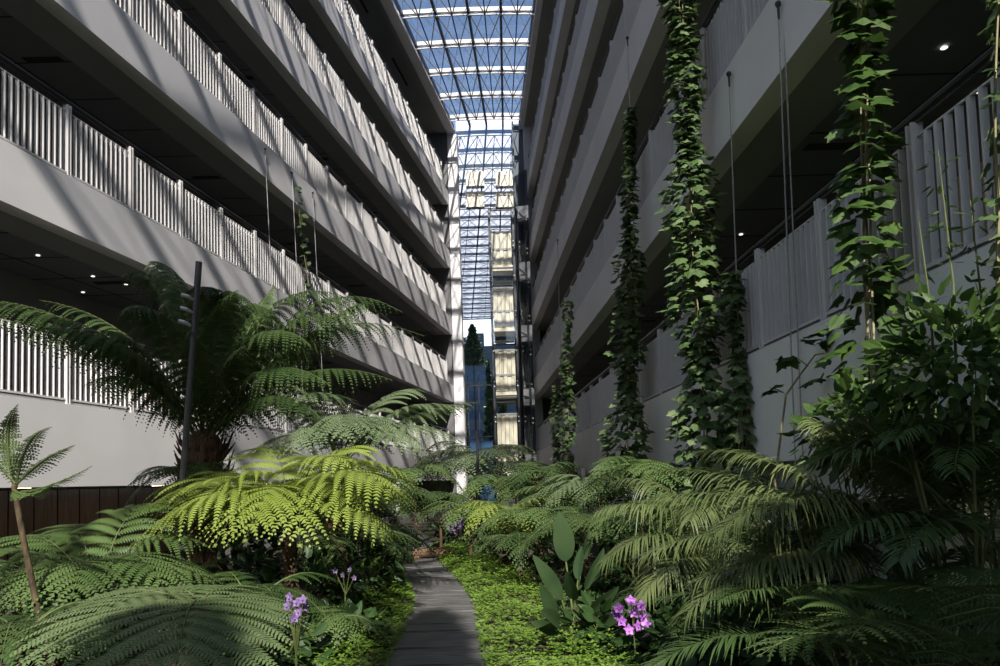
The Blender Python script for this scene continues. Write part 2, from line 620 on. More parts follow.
structure(mb, 'window_1', M['roof_glass'], 'blue tinted glass of the long skylight', 'skylight')

# ------------------------------------------------------------------ glazed end wall, lift shaft
xa, xb = xw('left', W) + 0.42, xw('right', W) + 0.3
mb = MB()
mb.add([(xa, W, 0), (xb, W, 0), (xb, W, ZR + 0.6), (xa, W, ZR + 0.6)], [(0, 1, 2, 3)])
structure(mb, 'window_2', M['end_glass'], 'tall mirror-like glass wall at the far end of the hall', 'glass wall')
mb = MB()
mb.box(xa - 0.5, xb + 0.5, W + 3.0, W + 3.2, -0.2, ZR)
structure(mb, 'wall_back', M['lobby'], 'dark lobby wall behind the glass end wall', 'wall')
mb = MB()
for a, z in LV:
    mb.box(xa - 0.4, xb + 0.4, W + 0.35, W + 3.0, z - 0.35, z - 0.05)
structure(mb, 'floor_lobby', M['lobby'], 'lobby floors behind the glass end wall', 'floor')
xs0 = at(493, 350, 36.0)[0]
xs1 = at(517, 350, 36.0)[0]
# mullions of the end wall
mb = MB()
for z in (1.62 + 2.2, 6.5, 10.0):
    mb.box(xa, xs0, W - 0.06, W - 0.01, z - 0.02, z + 0.02)
for x in (xa + 0.25, (xa + xs0) / 2, xs0 - 0.1):
    mb.box(x - 0.02, x + 0.02, W - 0.06, W - 0.01, 0, 7.2)
for z in (1.2, 3.2, 5.0, 6.6):
    for x in (xa + 0.25, xs0 - 0.1):
        mb.ball((x, W - 0.09, z), 0.045)
o = structure(mb, 'trim_1', M['dark_metal'], 'thin steel mullions of the glass end wall', 'mullions')
dr = thing('entrance_door', 'blue double glass door at the foot of the end wall', 'door', ((xa + xs0) / 2, W - 0.1, 0))
for a, b in ((xa + 0.3, (xa + xs0) / 2 - 0.02), ((xa + xs0) / 2 + 0.02, xs0 - 0.15)):
    mb = MB()
    mb.box(a, b, W - 0.11, W - 0.07, 0, 3.6)
    lf = mb.build('door_leaf', M['blue_door'], dr)
    mb = MB()
    mb.tube([(b - 0.12, W - 0.15, 0.9), (b - 0.12, W - 0.15, 1.5)], 0.018)
    mb.build('handle', M['steel'], lf)

# the lift shaft standing in front of the end wall
YS0, YS1 = 35.6, 36.9
sh = thing('lift_shaft', 'glass lift shaft with dark steel frame beside the right wing', 'lift shaft', ((xs0 + xs1) / 2, YS0, 0))
ZS = float(at(505, 208, YS0)[2])
for (x, y) in ((xs0, YS0), (xs1, YS0), (xs0, YS1), (xs1, YS1)):
    mb = MB()
    mb.box(x - 0.05, x + 0.05, y - 0.05, y + 0.05, 0, ZS)
    mb.build('column', M['dark_metal'], sh)
levels = [float(at(505, y, YS0)[2]) for y in (448, 396, 332, 268, 210)]
mb = MB()
for z in levels:
    mb.box(xs0, xs1, YS0 - 0.03, YS0 + 0.03, z - 0.04, z + 0.04)
    mb.box(xs0 - 0.03, xs0 + 0.03, YS0, YS1, z - 0.04, z + 0.04)
    mb.box(xs1 - 0.03, xs1 + 0.03, YS0, YS1, z - 0.04, z + 0.04)
mb.build('cross_beam', M['dark_metal'], sh)
mb = MB()
for (x0, y0, x1, y1) in ((xs0, YS0 - 0.07, xs1, YS0 - 0.07), (xs0 - 0.07, YS0, xs0 - 0.07, YS1), (xs1 + 0.07, YS0, xs1 + 0.07, YS1)):
    mb.add([(x0, y0, 0), (x1, y1, 0), (x1, y1, ZS), (x0, y0, ZS)], [(0, 1, 2, 3)])
mb.build('glass_skin', M['shaft_glass'], sh)
mb = MB()
zz = 1.0
while zz < ZS:
    for x in (xs0 + 0.03, xs1 - 0.03, xs1 + 0.62):
        for d in (-0.12, 0.12):
            mb.ball((x, YS0 - 0.1, zz + d), 0.045)
    zz += 1.77
f = mb.build('spider_fittings', M['white_metal'], sh)
tag(f, 'small white glass fittings')
# return glazing between shaft and right pier
xr = xw('right', 36.0) - 0.05
mb = MB()
mb.add([(xs1 + 0.12, YS0 + 0.02, 0), (xr, YS0 - 0.9, 0), (xr, YS0 - 0.9, ZS + 1.6), (xs1 + 0.12, YS0 + 0.02, ZS + 1.6)], [(0, 1, 2, 3)])
structure(mb, 'window_3', M['end_glass'], 'narrow dark glass strip between lift shaft and right pier', 'glass wall')
mb = MB()
mb.box(xs1 + 0.12, xs1 + 0.2, YS1 - 0.3, YS1, 0, ZR)
mb.box(xs1 + 0.12, xr + 0.2, YS1, YS1 + 0.1, 0, ZR)
structure(mb, 'wall_shaft', M['lobby'], 'dark wall behind the narrow glass strip', 'wall')

OL = ['ground level', 'second level', 'third level', 'fourth level', 'fifth level']
for i, (yt, yb2) in enumerate(((415, 470), (351, 391), (289, 327), (233, 265))):  # cream landing screens stacked up the shaft, built like cars
    zt, zb = float(at(505, yt, YS0 + 0.4)[2]), float(at(505, yb2, YS0 + 0.4)[2])
    t = thing('lift_car', f'cream panelled lift car in the glass shaft, {["lowest", "second lowest", "third lowest", "highest"][i]} of the stack', 'lift car', ((xs0 + xs1) / 2, YS0 + 0.7, zb), 'cream lift cars in the shaft')
    w = xs1 - xs0
    mb = MB()
    n = 5
    for k in range(n):
        a = xs0 + 0.10 + (w - 0.2) * k / n
        b = xs0 + 0.10 + (w - 0.2) * (k + 0.93) / n
        d = 0.04 * (k % 2)
        mb.box(a, b, YS0 + 0.35 + d, YS0 + 0.42 + d, zb, zt)
    mb.build('front_panel', M['cream'], t)
    mb = MB()
    mb.box(xs0 + 0.08, xs1 - 0.08, YS0 + 0.3, YS1 - 0.1, zb - 0.32, zb - 0.04)
    p = mb.build('base', M['cream'], t)
    mb = MB()
    mb.box(xs0 + 0.08, xs1 - 0.08, YS0 + 0.34, YS1 - 0.1, zt, zt + 0.08)
    mb.build('roof', M['grey_metal'], t)
    mb = MB()
    mb.box(xs0 + 0.10, xs1 - 0.10, YS0 + 0.335, YS0 + 0.348, zb + 0.75, zb + 0.85)
    mb.build('handrail', M['grey_metal'], t)
# cream panels added before the upper end wall, standing for bright reflections
bl = [(466, 484, 171, 186), (496, 514, 171, 186), (466, 484, 191, 207), (496, 514, 191, 207)]
bn = ['upper left blind hung across the top of the end wall', 'upper right blind hung across the top of the end wall', 'lower left blind hung across the top of the end wall', 'lower right blind hung across the top of the end wall',
      'wide cream blind hung across the lower end wall', 'narrow cream blind hung across the lower end wall']
for (x0, x1, y0, y1), lab in zip(bl, bn):
    a, b = at(x0, y1, W - 0.2), at(x1, y0, W - 0.2)
    mb = MB()
    n = 7
    for k in range(n):
        xx0 = a[0] + (b[0] - a[0]) * k / n
        xx1 = a[0] + (b[0] - a[0]) * (k + 0.94) / n
        d = 0.03 * (k % 2)
        mb.box(xx0, xx1, W - 0.2 + d, W - 0.17 + d, a[2], b[2])
    o = mb.build('vertical_blind', M['cream'])
    tag(o, 'cream ' + lab if not lab.startswith(('wide', 'narrow')) else lab, 'blind', 'cream blinds on the glass end wall')

# ------------------------------------------------------------------ ground and path
mb = MB()
mb.box(-20, 10, -14, 42, -0.4, -0.02)
structure(mb, 'floor', M['soil'], 'dark planting soil of the indoor garden', 'ground')
PATH = []   # (centre x, y, half width)
for (xl, xr_, y) in ((378, 494, 680), (385, 487, 660), (397, 483, 640), (405, 480, 620), (411, 476, 605), (408, 466, 590), (404, 457, 580), (400, 447, 570), (396, 438, 560), (392, 432, 552), (388, 430, 545), (390, 428, 540), (392, 424, 536)):
    a, b = ground_at(xl, y), ground_at(xr_, y)
    PATH.append(((a[0] + b[0]) / 2, a[1], abs(b[0] - a[0]) / 2))
PATH.insert(0, (PATH[0][0] + 0.2, 2.0, PATH[0][2]))
PATH.insert(0, (PATH[0][0] + 0.1, -4.0, PATH[0][2]))
PATH.append((PATH[-1][0] - 1.2, PATH[-1][1] + 4, 0.5))


def path_at(Y):
    ys = [p[1] for p in PATH]
    return np.interp(Y, ys, [p[0] for p in PATH]), np.interp(Y, ys, [p[2] for p in PATH])


mb = MB()
Y = -3.0
while Y < PATH[-1][1]:
    d = random.choice([0.26, 0.3, 0.34, 0.42])
    c0, h0 = path_at(Y)
    c1, h1 = path_at(Y + d - 0.035)
    j = random.uniform(-0.03, 0.03)
    z = random.uniform(0.0, 0.018)
    pts = [(c0 - h0 + j, Y, -0.05), (c0 + h0 + j, Y, -0.05), (c1 + h1 + j, Y + d - 0.035, -0.05), (c1 - h1 + j, Y + d - 0.035, -0.05)]
    mb.box8(pts + [(x, y, 0.02 + z) for x, y, _ in pts])
    Y += d
structure(mb, 'path', M['path'], 'grey plank path winding between the plant beds', 'path')

# ------------------------------------------------------------------ foliage generators
UP = np.array([0, 0, 1.0])


def bez(P0, Cc, P1, t):
    t = np.asarray(t)[:, None]
    return (1 - t) ** 2 * P0 + 2 * t * (1 - t) * Cc + t ** 2 * P1


def bezt(P0, Cc, P1, t):
    t = np.asarray(t)[:, None]
    d = 2 * (1 - t) * (Cc - P0) + 2 * t * (P1 - Cc)
    return d / (np.linalg.norm(d, axis=1)[:, None] + 1e-9)


def tube_np(pts, rad, n=4):
    T = np.gradient(pts, axis=0)
    T /= np.linalg.norm(T, axis=1)[:, None] + 1e-9
    ref = np.array([0.13, 0.21, 0.97])
    s = np.cross(T, ref)
    s /= np.linalg.norm(s, axis=1)[:, None] + 1e-9
    q = np.cross(T, s)
    V = []
    for k in range(n):
        a = 2 * math.pi * k / n
        V.append(pts + rad[:, None] * (math.cos(a) * s + math.sin(a) * q))
    V = np.stack(V, 1).reshape(-1, 3)
    Q = []
    for i in range(len(pts) - 1):
        for k in range(n):
            Q.append((i * n + k, i * n + (k + 1) % n, (i + 1) * n + (k + 1) % n, (i + 1) * n + k))
    return V, np.array(Q, np.int32)


def fern_frond(P0, Cc, P1, width, npin=22, pin_sp=0.022, plen=0.05, droop=0.25, start=0.16, roll=0.0, stalk=0.010, jitter=0.05):
    """arching rachis, paired pinnae, each cut into kite shaped pinnules -> V, Q, material index"""
    P0, Cc, P1 = (np.array(p, float) for p in (P0, Cc, P1))
    tt = np.linspace(0, 1, 14)
    pts = bez(P0, Cc, P1, tt)
    if plen is None:
        plen = 0.56 * float(np.linalg.norm(np.diff(pts, axis=0), axis=1).sum()) * (1 - start) / npin
    V, Q = tube_np(pts, stalk * (1.0 - 0.85 * tt))
    Vs, Qs, Ms = [V], [Q], [np.ones(len(Q), np.int32)]
    n = len(V)
    ts = start + (0.995 - start) * (np.linspace(0, 1, npin) ** 0.95)
    B = bez(P0, Cc, P1, ts)
    T = bezt(P0, Cc, P1, ts)
    for i, t in enumerate(ts):
        tan = T[i]
        s = np.cross(tan, UP)
        if np.linalg.norm(s) < 0.15:
            hd = P1 - P0
            hd[2] = 0
            s = np.cross(nrm(hd), UP)
        s = nrm(s)
        nn = np.cross(s, tan)
        cr, sr = math.cos(roll), math.sin(roll)
        s, nn = s * cr + nn * sr, nn * cr - s * sr
        x = (t - start) / (1 - start)
        prof = min(1.0, (x + 0.12) / 0.36) ** 0.8 * (1 - max(0, (x - 0.3) / 0.7) ** 1.7) + 0.03
        for sd in (-1, 1):
            ln = width * prof * (1 + random.uniform(-jitter, jitter))
            ang = math.radians(18 + 38 * x + random.uniform(-5, 5))
            d = s * sd * math.cos(ang) + tan * math.sin(ang) + nn * 0.12
            d = nrm(d)
            m = max(4, int(ln / pin_sp))
            ss = (np.arange(m) + 0.4) / m
            dr = droop * (1 + random.uniform(-0.3, 0.3))
            q = B[i] + np.outer(ss * ln, d) - np.outer(dr * ln * ss ** 2, UP)
            e = d[None, :] - np.outer(2 * dr * ss, UP)
            e /= np.linalg.norm(e, axis=1)[:, None]
            f = np.cross(e, nn)
            f /= np.linalg.norm(f, axis=1)[:, None] + 1e-9
            pl = plen * min(1.0, 0.35 + prof) * (1 - 0.9 * ss ** 1.8) * np.minimum(1, 0.55 + 3 * ss)
            pl = np.minimum(pl, 0.45 * ln + 0.01)
            hw = min(pin_sp, ln / m) * 0.43
            for ps in (-1, 1):
                ff = f * ps
                k1, k2, k3 = (pl * 0.12)[:, None] * e, (pl * 0.24)[:, None] * e, (pl * 0.42)[:, None] * e
                m1 = q + ff * (pl * 0.5)[:, None] + k2 - nn * (0.04 * pl)[:, None]
                tp = q + ff * pl[:, None] + k3 - nn * (0.16 * pl)[:, None]
                V = np.stack([q - e * hw, q + e * hw, m1 + e * hw * 0.85, m1 - e * hw * 0.85, tp + e * hw * 0.2, tp - e * hw * 0.2], 1).reshape(-1, 3)
                bq = (np.arange(m, dtype=np.int32) * 6)[:, None] + n
                Q = np.concatenate([bq + np.array([[0, 1, 2, 3]], np.int32), bq + np.array([[3, 2, 4, 5]], np.int32)])
                Vs.append(V)
                Qs.append(Q)
                Ms.append(np.zeros(2 * m, np.int32))
                n += 6 * m
            # midrib
            a, b = B[i], q[-1]
            mid = q[m // 2]
            wv = nn * 0.0015 + f[0] * 0.0016
            V = np.array([a - wv, a + wv, mid + wv, mid - wv, b + wv * 0.4, b - wv * 0.4])
            Vs.append(V)
            Qs.append(np.array([(0, 1, 2, 3), (3, 2, 4, 5)], np.int32) + n)
            Ms.append(np.ones(2, np.int32))
            n += 6
    return np.concatenate(Vs), np.concatenate(Qs), np.concatenate(Ms)


def palm_frond(P0, Cc, P1, width, nl=38, lw=0.016, droop=0.5, start=0.2, stalk=0.012, roll=0.0, fwd=25):
    P0, Cc, P1 = (np.array(p, float) for p in (P0, Cc, P1))
    tt = np.linspace(0, 1, 16)
    pts = bez(P0, Cc, P1, tt)
    V, Q = tube_np(pts, stalk * (1.0 - 0.85 * tt))
    Vs, Qs, Ms = [V], [Q], [np.ones(len(Q), np.int32)]
    n = len(V)
    ts = np.linspace(start, 1.0, nl)
    B = bez(P0, Cc, P1, ts)
    T = bezt(P0, Cc, P1, ts)
    ns = 5
    ss = np.linspace(0, 1, ns + 1)
    wprof = np.array([0.35, 0.9, 1.0, 0.85, 0.5, 0.04])
    for i, t in enumerate(ts):
        tan = T[i]
        s = np.cross(tan, UP)
        if np.linalg.norm(s) < 0.12:
            hd = P1 - P0
            hd[2] = 0
            s = np.cross(nrm(hd), UP)
        s = nrm(s)
        nn = np.cross(s, tan)
        cr, sr = math.cos(roll), math.sin(roll)
        s, nn = s * cr + nn * sr, nn * cr - s * sr
        x = (t - start) / (1 - start)
        prof = (0.55 + 0.45 * math.sin(math.pi * min(1, x * 1.1 + 0.15))) * (1 - 0.55 * x ** 3)
        for sd in (-1, 1):
            ln = width * prof * random.uniform(0.88, 1.1)
            ang = math.radians(fwd + 30 * x + random.uniform(-7, 7))
            d = nrm(s * sd * math.cos(ang) + tan * math.sin(ang) + nn * random.uniform(0.18, 0.42))
            dr = droop * random.uniform(0.6, 1.35)
            q = B[i] + np.outer(ss * ln, d) - np.outer(dr * ln * ss ** 2.2, UP)
            e = np.gradient(q, axis=0)
            e /= np.linalg.norm(e, axis=1)[:, None] + 1e-9
            wv = np.cross(e, nn)
            wv /= np.linalg.norm(wv, axis=1)[:, None] + 1e-9
            hw = lw * (0.6 + 0.4 * prof) * wprof
            V = np.stack([q - wv * hw[:, None], q + wv * hw[:, None]], 1).reshape(-1, 3)
            Q = np.array([(2 * k, 2 * k + 1, 2 * k + 3, 2 * k + 2) for k in range(ns)], np.int32) + n
            Vs.append(V)
            Qs.append(Q)
            Ms.append(np.zeros(ns, np.int32))
            n += len(V)
    return np.concatenate(Vs), np.concatenate(Qs), np.concatenate(Ms)


def trunk_mesh(name, base, top, r0, r1, mat, parent, scales=0, n=12):
    base, top = np.array(base, float), np.array(top, float)
    mb = MB()
    k = 9
    pts, rad = [], []
    side = nrm(np.cross(top - base, (0.3, 1, 0))) * (0.3 if r0 < 0.06 else 1.0)
    for i in range(k):
        t = i / (k - 1)
        pts.append(base + (top - base) * t + side * 0.06 * math.sin(t * math.pi) * np.linalg.norm(top - base))
        rad.append((r0 + (r1 - r0) * t) * random.uniform(0.94, 1.06))
    ax = nrm(top - base)
    mb.tube(pts + [top + ax * r1 * 0.5, top + ax * r1 * 0.9], rad + [r1 * 0.7, r1 * 0.12], n)
    for s in range(scales):
        t = random.uniform(0.05, 1.0)
        a = random.uniform(0, 2 * math.pi)
        i = min(k - 1, int(t * (k - 1)))
        u = nrm(np.cross(ax, (math.cos(a), math.sin(a), 0.2)))
        p = np.array(pts[i]) + u * rad[i] * 0.9 + ax * random.uniform(-0.03, 0.03)
        ln = random.uniform(0.05, 0.15)
        mb.tube([p, p + u * 0.03 + ax * ln * 0.6, p + u * random.uniform(0.04, 0.09) + ax * ln], [0.014, 0.010, 0.003], 4)
    for s in range(90 if r0 > 0.2 else 0):
        a = random.uniform(0, 6.28)
        t = random.uniform(0.45, 1.02)
        c0 = base + (top - base) * t
        d = np.array([math.cos(a), math.sin(a), 0])
        c = c0 + d * r1 * 0.85
        mb.tube([c, c + d * 0.06 + UP * 0.05, c + d * random.uniform(0.08, 0.15) + UP * random.uniform(0.08, 0.30)], [0.026, 0.018, 0.005], 5)
    return mb.build(name, mat, parent)


def spec_fern(name, label, cat, crown, base, fronds, mat, width, group=None, trunk=None, kind='fern', **kw):
    """fronds: list of (control px, control py, control depth, tip px, tip py, tip depth)"""
    crown = np.array(crown, float)
    base = np.array(base, float)
    root = thing(name, label, cat, base, group)
    if trunk:
        trunk_mesh('trunk', base, crown, trunk[0], trunk[1], trunk[2], root, trunk[3])
    for fr in fronds:
        cc, tp = at(*fr[0:3]), at(*fr[3:6])
        p0 = crown + np.array([random.uniform(-0.04, 0.04), random.uniform(-0.04, 0.04), random.uniform(-0.05, 0.02)])
        wd = width * (fr[6] if len(fr) > 6 else 1.0)
        k2 = dict(kw)
        if len(fr) > 7:
            k2['roll'] = fr[7]
        fn = fern_frond if kind == 'fern' else palm_frond
        V, Q, mi = fn(p0, cc, tp, wd, **k2)
        np_mesh('frond', V, Q, [mat, M['stalk']], mi, root)
    return root


def auto_fern(name, label, cat, crown, n, ln, mat, width, height=None, group=None, arch=0.45, base=None, trunk=None, kind='fern', az0=None, spread=2 * math.pi, drop=0.1, **kw):
    crown = np.array(crown, float)
    base = np.array(base if base is not None else (crown[0], crown[1], 0.0), float)
    root = thing(name, label, cat, base, group)
    if trunk:
        trunk_mesh('trunk', base, crown, trunk[0], trunk[1], trunk[2], root, trunk[3])
    elif crown[2] > 0.25:
        mb = MB()
        mb.tube([base, (base + crown) / 2, crown], [0.03, 0.026, 0.02], 7)
        mb.build('stem', M['fibre'], root)
    a0 = random.uniform(0, 6.28) if az0 is None else az0 - spread / 2
    for k in range(n):
        az = a0 + spread * (k + random.uniform(-0.25, 0.25)) / n
        l = ln * random.uniform(0.78, 1.12)
        d = np.array([math.cos(az), math.sin(az), 0])
        hi = arch * random.uniform(0.7, 1.35)
        cc = crown + d * l * 0.45 + UP * l * hi
        tp = crown + d * l * 0.95 + UP * l * (hi * 0.55 - drop * random.uniform(0.5, 2.5))
        fn = fern_frond if kind == 'fern' else palm_frond
        V, Q, mi = fn(crown, cc, tp, width * random.uniform(0.85, 1.1), **kw)
        np_mesh('frond', V, Q, [mat, M['stalk']], mi, root)
    return root


LOBED = np.array([(0, 0), (0.30, -0.12), (0.50, 0.08), (0.40, 0.30), (0.55, 0.52), (0.28, 0.58), (0.0, 1.0)])


def leaf_poly(c, axis, normal, size, shape='lobed'):
    """two folded half blades; returns verts (list) and faces"""
    ax = nrm(axis)
    nn = nrm(normal - ax * np.dot(normal, ax))
    sd = np.cross(ax, nn)
    if shape == 'lobed':
        half = LOBED
    elif shape == 'oval':
        half = np.array([(0, 0), (0.2, 0.15), (0.27, 0.4), (0.18, 0.72), (0, 1.0)])
    else:
        half = np.array([(0, 0), (0.10, 0.2), (0.13, 0.45), (0.08, 0.75), (0, 1.0)])
    V, Fc = [], []
    n0 = 0
    for s in (-1, 1):
        idx = []
        for (x, y) in half:
            V.append(c + sd * s * x * size + ax * y * size - nn * (0.28 * x * size + 0.12 * y * y * size))
            idx.append(len(V) - 1)
        Fc.append(tuple(idx if s > 0 else idx[::-1]))
    return V, Fc


def vine(label, top, bottom, radius, n, size, mat, stem_bow=0.03, r_top=None, group='climbing vines on the right wing', cat='vine', front=-1.0, name='climbing_vine', taper=None, stems=2):
    top, bottom = np.array(top, float), np.array(bottom, float)
    root = thing(name, label, cat, bottom, group)
    L = np.linalg.norm(top - bottom)
    mb = MB()
    for s in range(stems):
        pts = []
        for i in range(30):
            t = i / 29
            a = t * L * 2.2 + s * 2.1
            p = bottom + (top - bottom) * t + np.array([math.cos(a), math.sin(a), 0]) * 0.025
            pts.append(p)
        mb.tube(pts, [0.012 * (1 - 0.7 * i / 29) for i in range(30)], 5)
    mb.build('stem', M['vinestem'], root)
    lb = MB()
    for k in range(n):
        t = (k + random.random()) / n
        r = radius * ((1 - t) + (r_top if r_top is not None else 1.0) * t)
        lump = 0.72 + 0.38 * math.sin(t * L * 3.1 + radius * 40) * math.sin(t * L * 1.3 + 1.0)
        a = random.uniform(0, 2 * math.pi)
        rr = r * lump * random.uniform(0.25, 1.0) ** 0.6
        u = np.array([math.cos(a), math.sin(a), 0.0])
        p = bottom + (top - bottom) * t + u * rr
        ax = nrm(u * random.uniform(0.3, 0.9) + np.array([-0.2, -0.3, 0]) + UP * random.uniform(-1.1, 0.0))
        nm = nrm(UP * 0.65 + u * 0.5 + np.array([random.uniform(-.5, .2), random.uniform(-.9, .0), 0]))
        sz = size * random.uniform(0.6, 1.15) * (0.75 + 0.25 * min(1, r / radius))
        V, Fc = leaf_poly(p, ax, nm, sz, 'lobed')
        lb.add(V, Fc, 0 if random.random() < 0.7 else 1)
    lb.build('foliage', mat, root)
    return root


def cable(label, top, bottom, r=0.008, group='wire cables on the wings', hook=True):
    top, bottom = np.array(top, float), np.array(bottom, float)
    root = thing('support_cable', label, 'cable', bottom, group)
    mb = MB()
    mb.tube([bottom, top], r, 6)
    mb.build('wire', M['cable'], root)
    if hook:
        mb = MB()
        mb.ball(top, 0.035)
        mb.tube([top, top + np.array([0, 0, -0.16])], [0.016, 0.012], 6)
        mb.build('anchor', M['dark_metal'], root)
    return root


def bush(name, label, cat, center, radii, n, size, mat, base=None, group=None, shape='oval', stems=7, up=0.5):
    center = np.array(center, float)
    base = np.array(base if base is not None else (center[0], center[1], 0), float)
    root = thing(name, label, cat, base, group)
    mb = MB()
    for s in range(stems):
        a = random.uniform(0, 6.28)
        e = center + np.array([math.cos(a) * radii[0] * 0.7, math.sin(a) * radii[1] * 0.7, random.uniform(-0.2, 0.8) * radii[2]])
        m = (base + e) / 2 + np.array([0, 0, 0.15 * radii[2]])
        mb.tube([base, m, e], [0.016, 0.010, 0.003], 5)
    mb.build('stem', M['stalk'], root)
    lb = MB()
    for k in range(n):
        v = rng.normal(size=3)
        v /= np.linalg.norm(v)
        r = random.uniform(0.35, 1.0) ** 0.5 * (0.8 + 0.25 * math.sin(5 * v[0] + 3 * v[2]) * math.sin(4 * v[1] + 1))
        p = center + v * np.array(radii) * r
        if p[2] < 0.03:
            continue
        ax = nrm(v + UP * random.uniform(-0.7, 0.3) + rng.normal(size=3) * 0.35)
        nm = nrm(UP * up + v * 0.6 + rng.normal(size=3) * 0.3)
        V, Fc = leaf_poly(p, ax, nm, size * random.uniform(0.6, 1.2), shape)
        lb.add(V, Fc)
    lb.build('foliage', mat, root)
    return root

# ------------------------------------------------------------------ big tree fern on the left
cr = at(204, 447, 9.0)
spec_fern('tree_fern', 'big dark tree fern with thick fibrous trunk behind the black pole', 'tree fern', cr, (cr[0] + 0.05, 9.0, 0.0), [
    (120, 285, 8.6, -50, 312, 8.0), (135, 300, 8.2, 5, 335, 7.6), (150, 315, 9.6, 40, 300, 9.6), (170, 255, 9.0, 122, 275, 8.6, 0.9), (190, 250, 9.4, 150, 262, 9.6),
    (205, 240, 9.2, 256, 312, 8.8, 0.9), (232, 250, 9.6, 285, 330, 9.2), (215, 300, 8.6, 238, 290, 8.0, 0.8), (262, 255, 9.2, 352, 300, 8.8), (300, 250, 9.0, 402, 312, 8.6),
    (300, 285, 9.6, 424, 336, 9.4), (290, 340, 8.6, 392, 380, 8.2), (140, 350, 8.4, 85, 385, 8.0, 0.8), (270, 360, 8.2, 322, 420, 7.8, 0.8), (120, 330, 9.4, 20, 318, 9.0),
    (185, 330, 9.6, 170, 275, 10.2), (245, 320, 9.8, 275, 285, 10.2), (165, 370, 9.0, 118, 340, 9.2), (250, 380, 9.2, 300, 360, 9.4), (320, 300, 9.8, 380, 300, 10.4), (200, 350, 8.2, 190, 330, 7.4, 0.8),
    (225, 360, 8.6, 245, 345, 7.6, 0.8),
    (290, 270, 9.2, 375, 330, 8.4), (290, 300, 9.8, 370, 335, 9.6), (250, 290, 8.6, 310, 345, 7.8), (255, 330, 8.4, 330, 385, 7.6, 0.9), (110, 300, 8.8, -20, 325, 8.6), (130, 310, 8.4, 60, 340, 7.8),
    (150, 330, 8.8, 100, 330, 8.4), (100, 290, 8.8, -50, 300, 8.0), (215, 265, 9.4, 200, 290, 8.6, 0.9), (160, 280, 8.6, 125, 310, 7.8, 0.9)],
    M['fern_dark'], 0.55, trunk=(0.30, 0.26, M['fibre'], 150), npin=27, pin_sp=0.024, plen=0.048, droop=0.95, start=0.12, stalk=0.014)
cr = at(342, 462, 9.3)
spec_fern('tree_fern', 'grey green tree fern standing between the big dark tree fern and the path', 'tree fern', cr, (cr[0], 9.3, 0.0), [
    (290, 370, 8.8, 246, 410, 8.4), (310, 365, 9.2, 268, 388, 9.4), (335, 370, 8.8, 300, 400, 7.8), (395, 385, 9.2, 470, 410, 9.0), (395, 400, 8.6, 462, 442, 8.2), (380, 375, 9.8, 425, 392, 10.2),
    (300, 410, 8.4, 255, 455, 8.0), (375, 400, 8.4, 420, 455, 7.8), (345, 380, 8.2, 345, 440, 7.4), (320, 395, 8.2, 295, 450, 7.6), (300, 385, 9.4, 255, 400, 9.6), (365, 385, 8.8, 395, 440, 8.0), (400, 405, 9.2, 478, 402, 9.6)],
    M['fern_grey'], 0.56, trunk=(0.13, 0.09, M['fibre'], 40), npin=16, pin_sp=0.028, plen=None, droop=0.55)

# ------------------------------------------------------------------ bright sunlit fern and its neighbours
cr = at(290, 532, 7.2)
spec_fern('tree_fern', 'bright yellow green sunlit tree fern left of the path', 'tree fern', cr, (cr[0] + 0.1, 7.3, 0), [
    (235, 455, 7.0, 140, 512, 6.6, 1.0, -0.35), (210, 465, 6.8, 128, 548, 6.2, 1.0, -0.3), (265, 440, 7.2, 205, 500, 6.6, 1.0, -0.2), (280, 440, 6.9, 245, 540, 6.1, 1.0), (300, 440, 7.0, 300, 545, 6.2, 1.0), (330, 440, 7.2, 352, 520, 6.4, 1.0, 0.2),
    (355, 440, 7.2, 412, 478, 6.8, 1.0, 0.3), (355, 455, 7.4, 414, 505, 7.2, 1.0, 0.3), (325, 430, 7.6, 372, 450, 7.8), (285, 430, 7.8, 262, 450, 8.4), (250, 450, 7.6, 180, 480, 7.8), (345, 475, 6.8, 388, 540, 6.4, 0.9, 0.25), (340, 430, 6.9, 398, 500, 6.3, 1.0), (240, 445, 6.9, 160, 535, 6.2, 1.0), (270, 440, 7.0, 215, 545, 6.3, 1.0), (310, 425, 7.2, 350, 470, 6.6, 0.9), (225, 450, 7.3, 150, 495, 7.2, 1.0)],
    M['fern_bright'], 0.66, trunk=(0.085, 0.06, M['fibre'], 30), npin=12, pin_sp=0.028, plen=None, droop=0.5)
cr = at(98, 600, 6.3)
spec_fern('tree_fern', 'mid green spreading tree fern below the white gallery band', 'tree fern', cr, (cr[0], 6.3, 0), [
    (30, 515, 6.2, -50, 572, 5.8), (55, 510, 6.6, -5, 545, 6.8), (60, 530, 5.8, 10, 605, 5.3), (90, 520, 5.9, 70, 605, 5.2), (125, 515, 6.2, 165, 590, 5.5), (135, 510, 6.6, 205, 545, 6.4), (115, 490, 6.8, 168, 505, 7.2), (85, 505, 6.9, 60, 530, 7.4),
    (140, 530, 6.2, 215, 585, 6.0)],
    M['fern_mid'], 0.62, trunk=(0.06, 0.045, M['fibre'], 10), npin=14, pin_sp=0.025, plen=None, droop=0.5)
cr = at(206, 602, 4.95)
